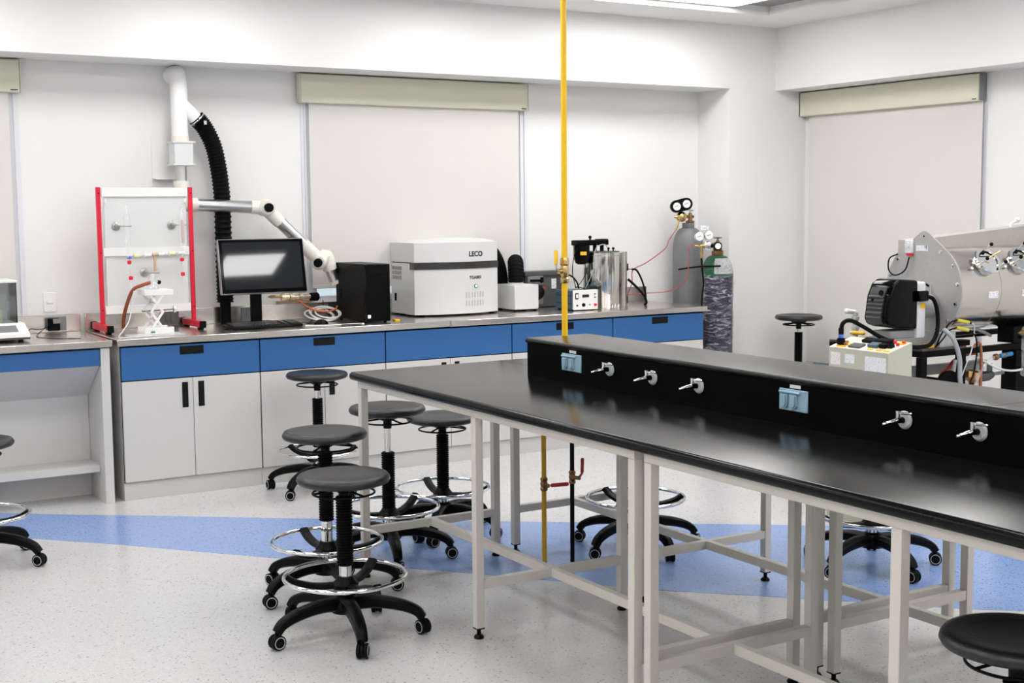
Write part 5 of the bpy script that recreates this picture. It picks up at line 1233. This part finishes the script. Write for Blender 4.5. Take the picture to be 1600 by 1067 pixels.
hose('grey_green_hose', [(3.72, TY0 - 0.03, 0.78), (3.70, TY0 - 0.03, 0.65), (3.68, TY0 - 0.03, 0.5), (3.69, TY0 - 0.03, 0.3)], 0.009, 'greyhose', 'grey hose falling straight behind the stand leg')
hose('red_hose', [(3.99, TY0 + 0.06, 0.79), (3.92, TY0 + 0.07, 0.785), (3.84, TY0 + 0.08, 0.755), (3.79, TY0 + 0.08, 0.71), (3.75, TY0 + 0.1, 0.66), (3.72, TY0 + 0.1, 0.45)], 0.010, 'handlered', 'red hose passing behind the stand leg')
hose('copper_pipe', [(3.87, TY0 - 0.02, 0.835), (3.89, TY0 - 0.03, 0.855), (3.915, TY0 - 0.03, 0.845), (3.925, TY0 - 0.03, 0.76), (3.925, TY0 - 0.03, 0.66), (3.925, TY0 - 0.03, 0.56)], 0.008, 'copper', 'bent copper pipe rising before the stand rail', 'pipe')
hose('white_hose', [(4.44, TY0 - 0.05, 0.78), (4.34, TY0 - 0.06, 0.725), (4.20, TY0 - 0.06, 0.695), (4.07, TY0 - 0.05, 0.705), (3.96, TY0 - 0.02, 0.755), (3.90, TY0 - 0.01, 0.78)], 0.006, 'whitecable', 'white hose sagging across the right end of the stand')
hose('thin_grey_tube', [(3.84, TY0 + 0.1, 0.93), (3.98, TY0 + 0.12, 0.93), (4.1, TY0 + 0.12, 0.90), (4.18, TY0 + 0.12, 0.87)], 0.009, 'greyhose', 'grey tube running under the furnace drum', 'tube')
t_ = thing('brass_valve_cluster', 'cluster of tarnished brass valves on a rod below the furnace', 'valve', (3.95, TY0 + 0.06, 0.60))
by = TY0 + 0.06
b = B(); b.cyl((3.75, by, 0.655), (4.22, by, 0.667), 0.010, n=12); b.out('rod', 'plate', t_)
b = B()
for x, z, r in ((3.93, 0.675, 0.028), (3.965, 0.660, 0.034), (3.975, 0.615, 0.034), (3.945, 0.60, 0.028)): b.lathe([(r * 0.7, -r), (r, -r * 0.6), (r, r * 0.6), (r * 0.7, r)], (x, by - 0.01, z), (0.3, 0.2, 1), 8)
b.out('valve_body', 'bronze', t_, angle=30)
b = B(); b.lathe([(0.02, -0.05), (0.03, -0.03), (0.03, 0.02), (0.02, 0.05)], (4.075, by, 0.660), (1, 0, 0.04), 10); b.box(4.045, 4.095, by - 0.03, by + 0.02, 0.685, 0.73, 0.004); b.out('actuator', 'darkgrey', t_, angle=30)
B().box(4.02, 4.045, by - 0.03, by + 0.02, 0.69, 0.727, 0.002).out('actuator_cap', 'panelgrey', t_)
t_ = thing('blue_push_fitting', 'bright blue push fitting with clear hose below the stand rail', 'fitting', (4.1, TY0 - 0.03, 0.78))
b = B(); b.cyl((4.075, TY0 - 0.03, 0.777), (4.17, TY0 - 0.03, 0.783), 0.012, n=12); b.out('fitting_body', mat('bright_blue_plastic', (0.02, 0.22, 0.50), 0.35), t_)
b = B(); b.lathe([(0.014, 0), (0.018, 0.004), (0.018, 0.02), (0.014, 0.024)], (4.03, TY0 - 0.03, 0.772), (1, 0, 0.1), 10); b.lathe([(0.013, 0), (0.016, 0.004), (0.016, 0.016)], (4.10, TY0 - 0.03, 0.778), (1, 0, 0.1), 8); b.out('union', 'bronze', t_)
b = B(); b.tube([(4.03, TY0 - 0.03, 0.772), (3.98, TY0 - 0.03, 0.755), (3.92, TY0 - 0.03, 0.70), (3.87, TY0 - 0.03, 0.60), (3.85, TY0 - 0.03, 0.50)], 0.009, 10); b.out('clear_hose', 'glass2', t_)
t_ = thing('water_filter', 'milky plastic water filter on the black pedestal', 'filter', (4.27, TY0 - 0.06, 0.65))
fxx, fyy = 4.235, TY0 - 0.075
b = B(); b.lathe([(0.020, 0.66), (0.03, 0.67), (0.03, 0.70), (0.024, 0.715), (0.026, 0.79), (0.020, 0.80)], (fxx, fyy, 0), n=16); b.lathe([(0.022, 0.80), (0.028, 0.805), (0.028, 0.92), (0.02, 0.93)], (fxx, fyy, 0), n=14); b.ball((fxx + 0.025, fyy, 0.68), 0.025); b.out('filter_bowl', 'glass2', t_)
b = B(); b.cyl((fxx, fyy, 0.87), (fxx, TY0 - 0.02, 0.87), 0.010, n=10); b.cyl((fxx, fyy, 0.70), (fxx, TY0 - 0.0195, 0.70), 0.010, n=10); b.out('mount_stub', 'black', t_)
b = B(); b.lathe([(0.003, 0), (0.014, 0.03), (0.014, 0.045)], (fxx - 0.075, fyy, 0.90), (1, 0, 0.05), 10); b.out('brass_cone', 'bronze', t_)
t_ = thing('glass_beaker', 'small clear beaker on the furnace stand tray', 'beaker', (3.70, TY0 + 0.03, TZ))
B().lathe([(0.024, TZ + 0.0008), (0.026, TZ + 0.004), (0.026, TZ + 0.05), (0.022, TZ + 0.055), (0.012, TZ + 0.065), (0.012, TZ + 0.08)], (3.70, TY0 + 0.035, 0), n=16).out('beaker_body', 'glass2', t_)
t_ = thing('hand_wheel_valve', 'black round valve wheel between the stand legs', 'valve', (3.66, TY0 + 0.03, 0.5))
b = B(); b.lathe([(0.03, -0.02), (0.055, -0.015), (0.06, 0.0), (0.055, 0.015), (0.03, 0.02)], (3.69, TY0 - 0.02, 0.665), (-0.6, -0.8, 0), 20); b.cyl((3.69, TY0 - 0.01, 0.665), (3.69, TY0 + 0.22, 0.665), 0.012, n=10); b.out('wheel', 'rubber', t_)
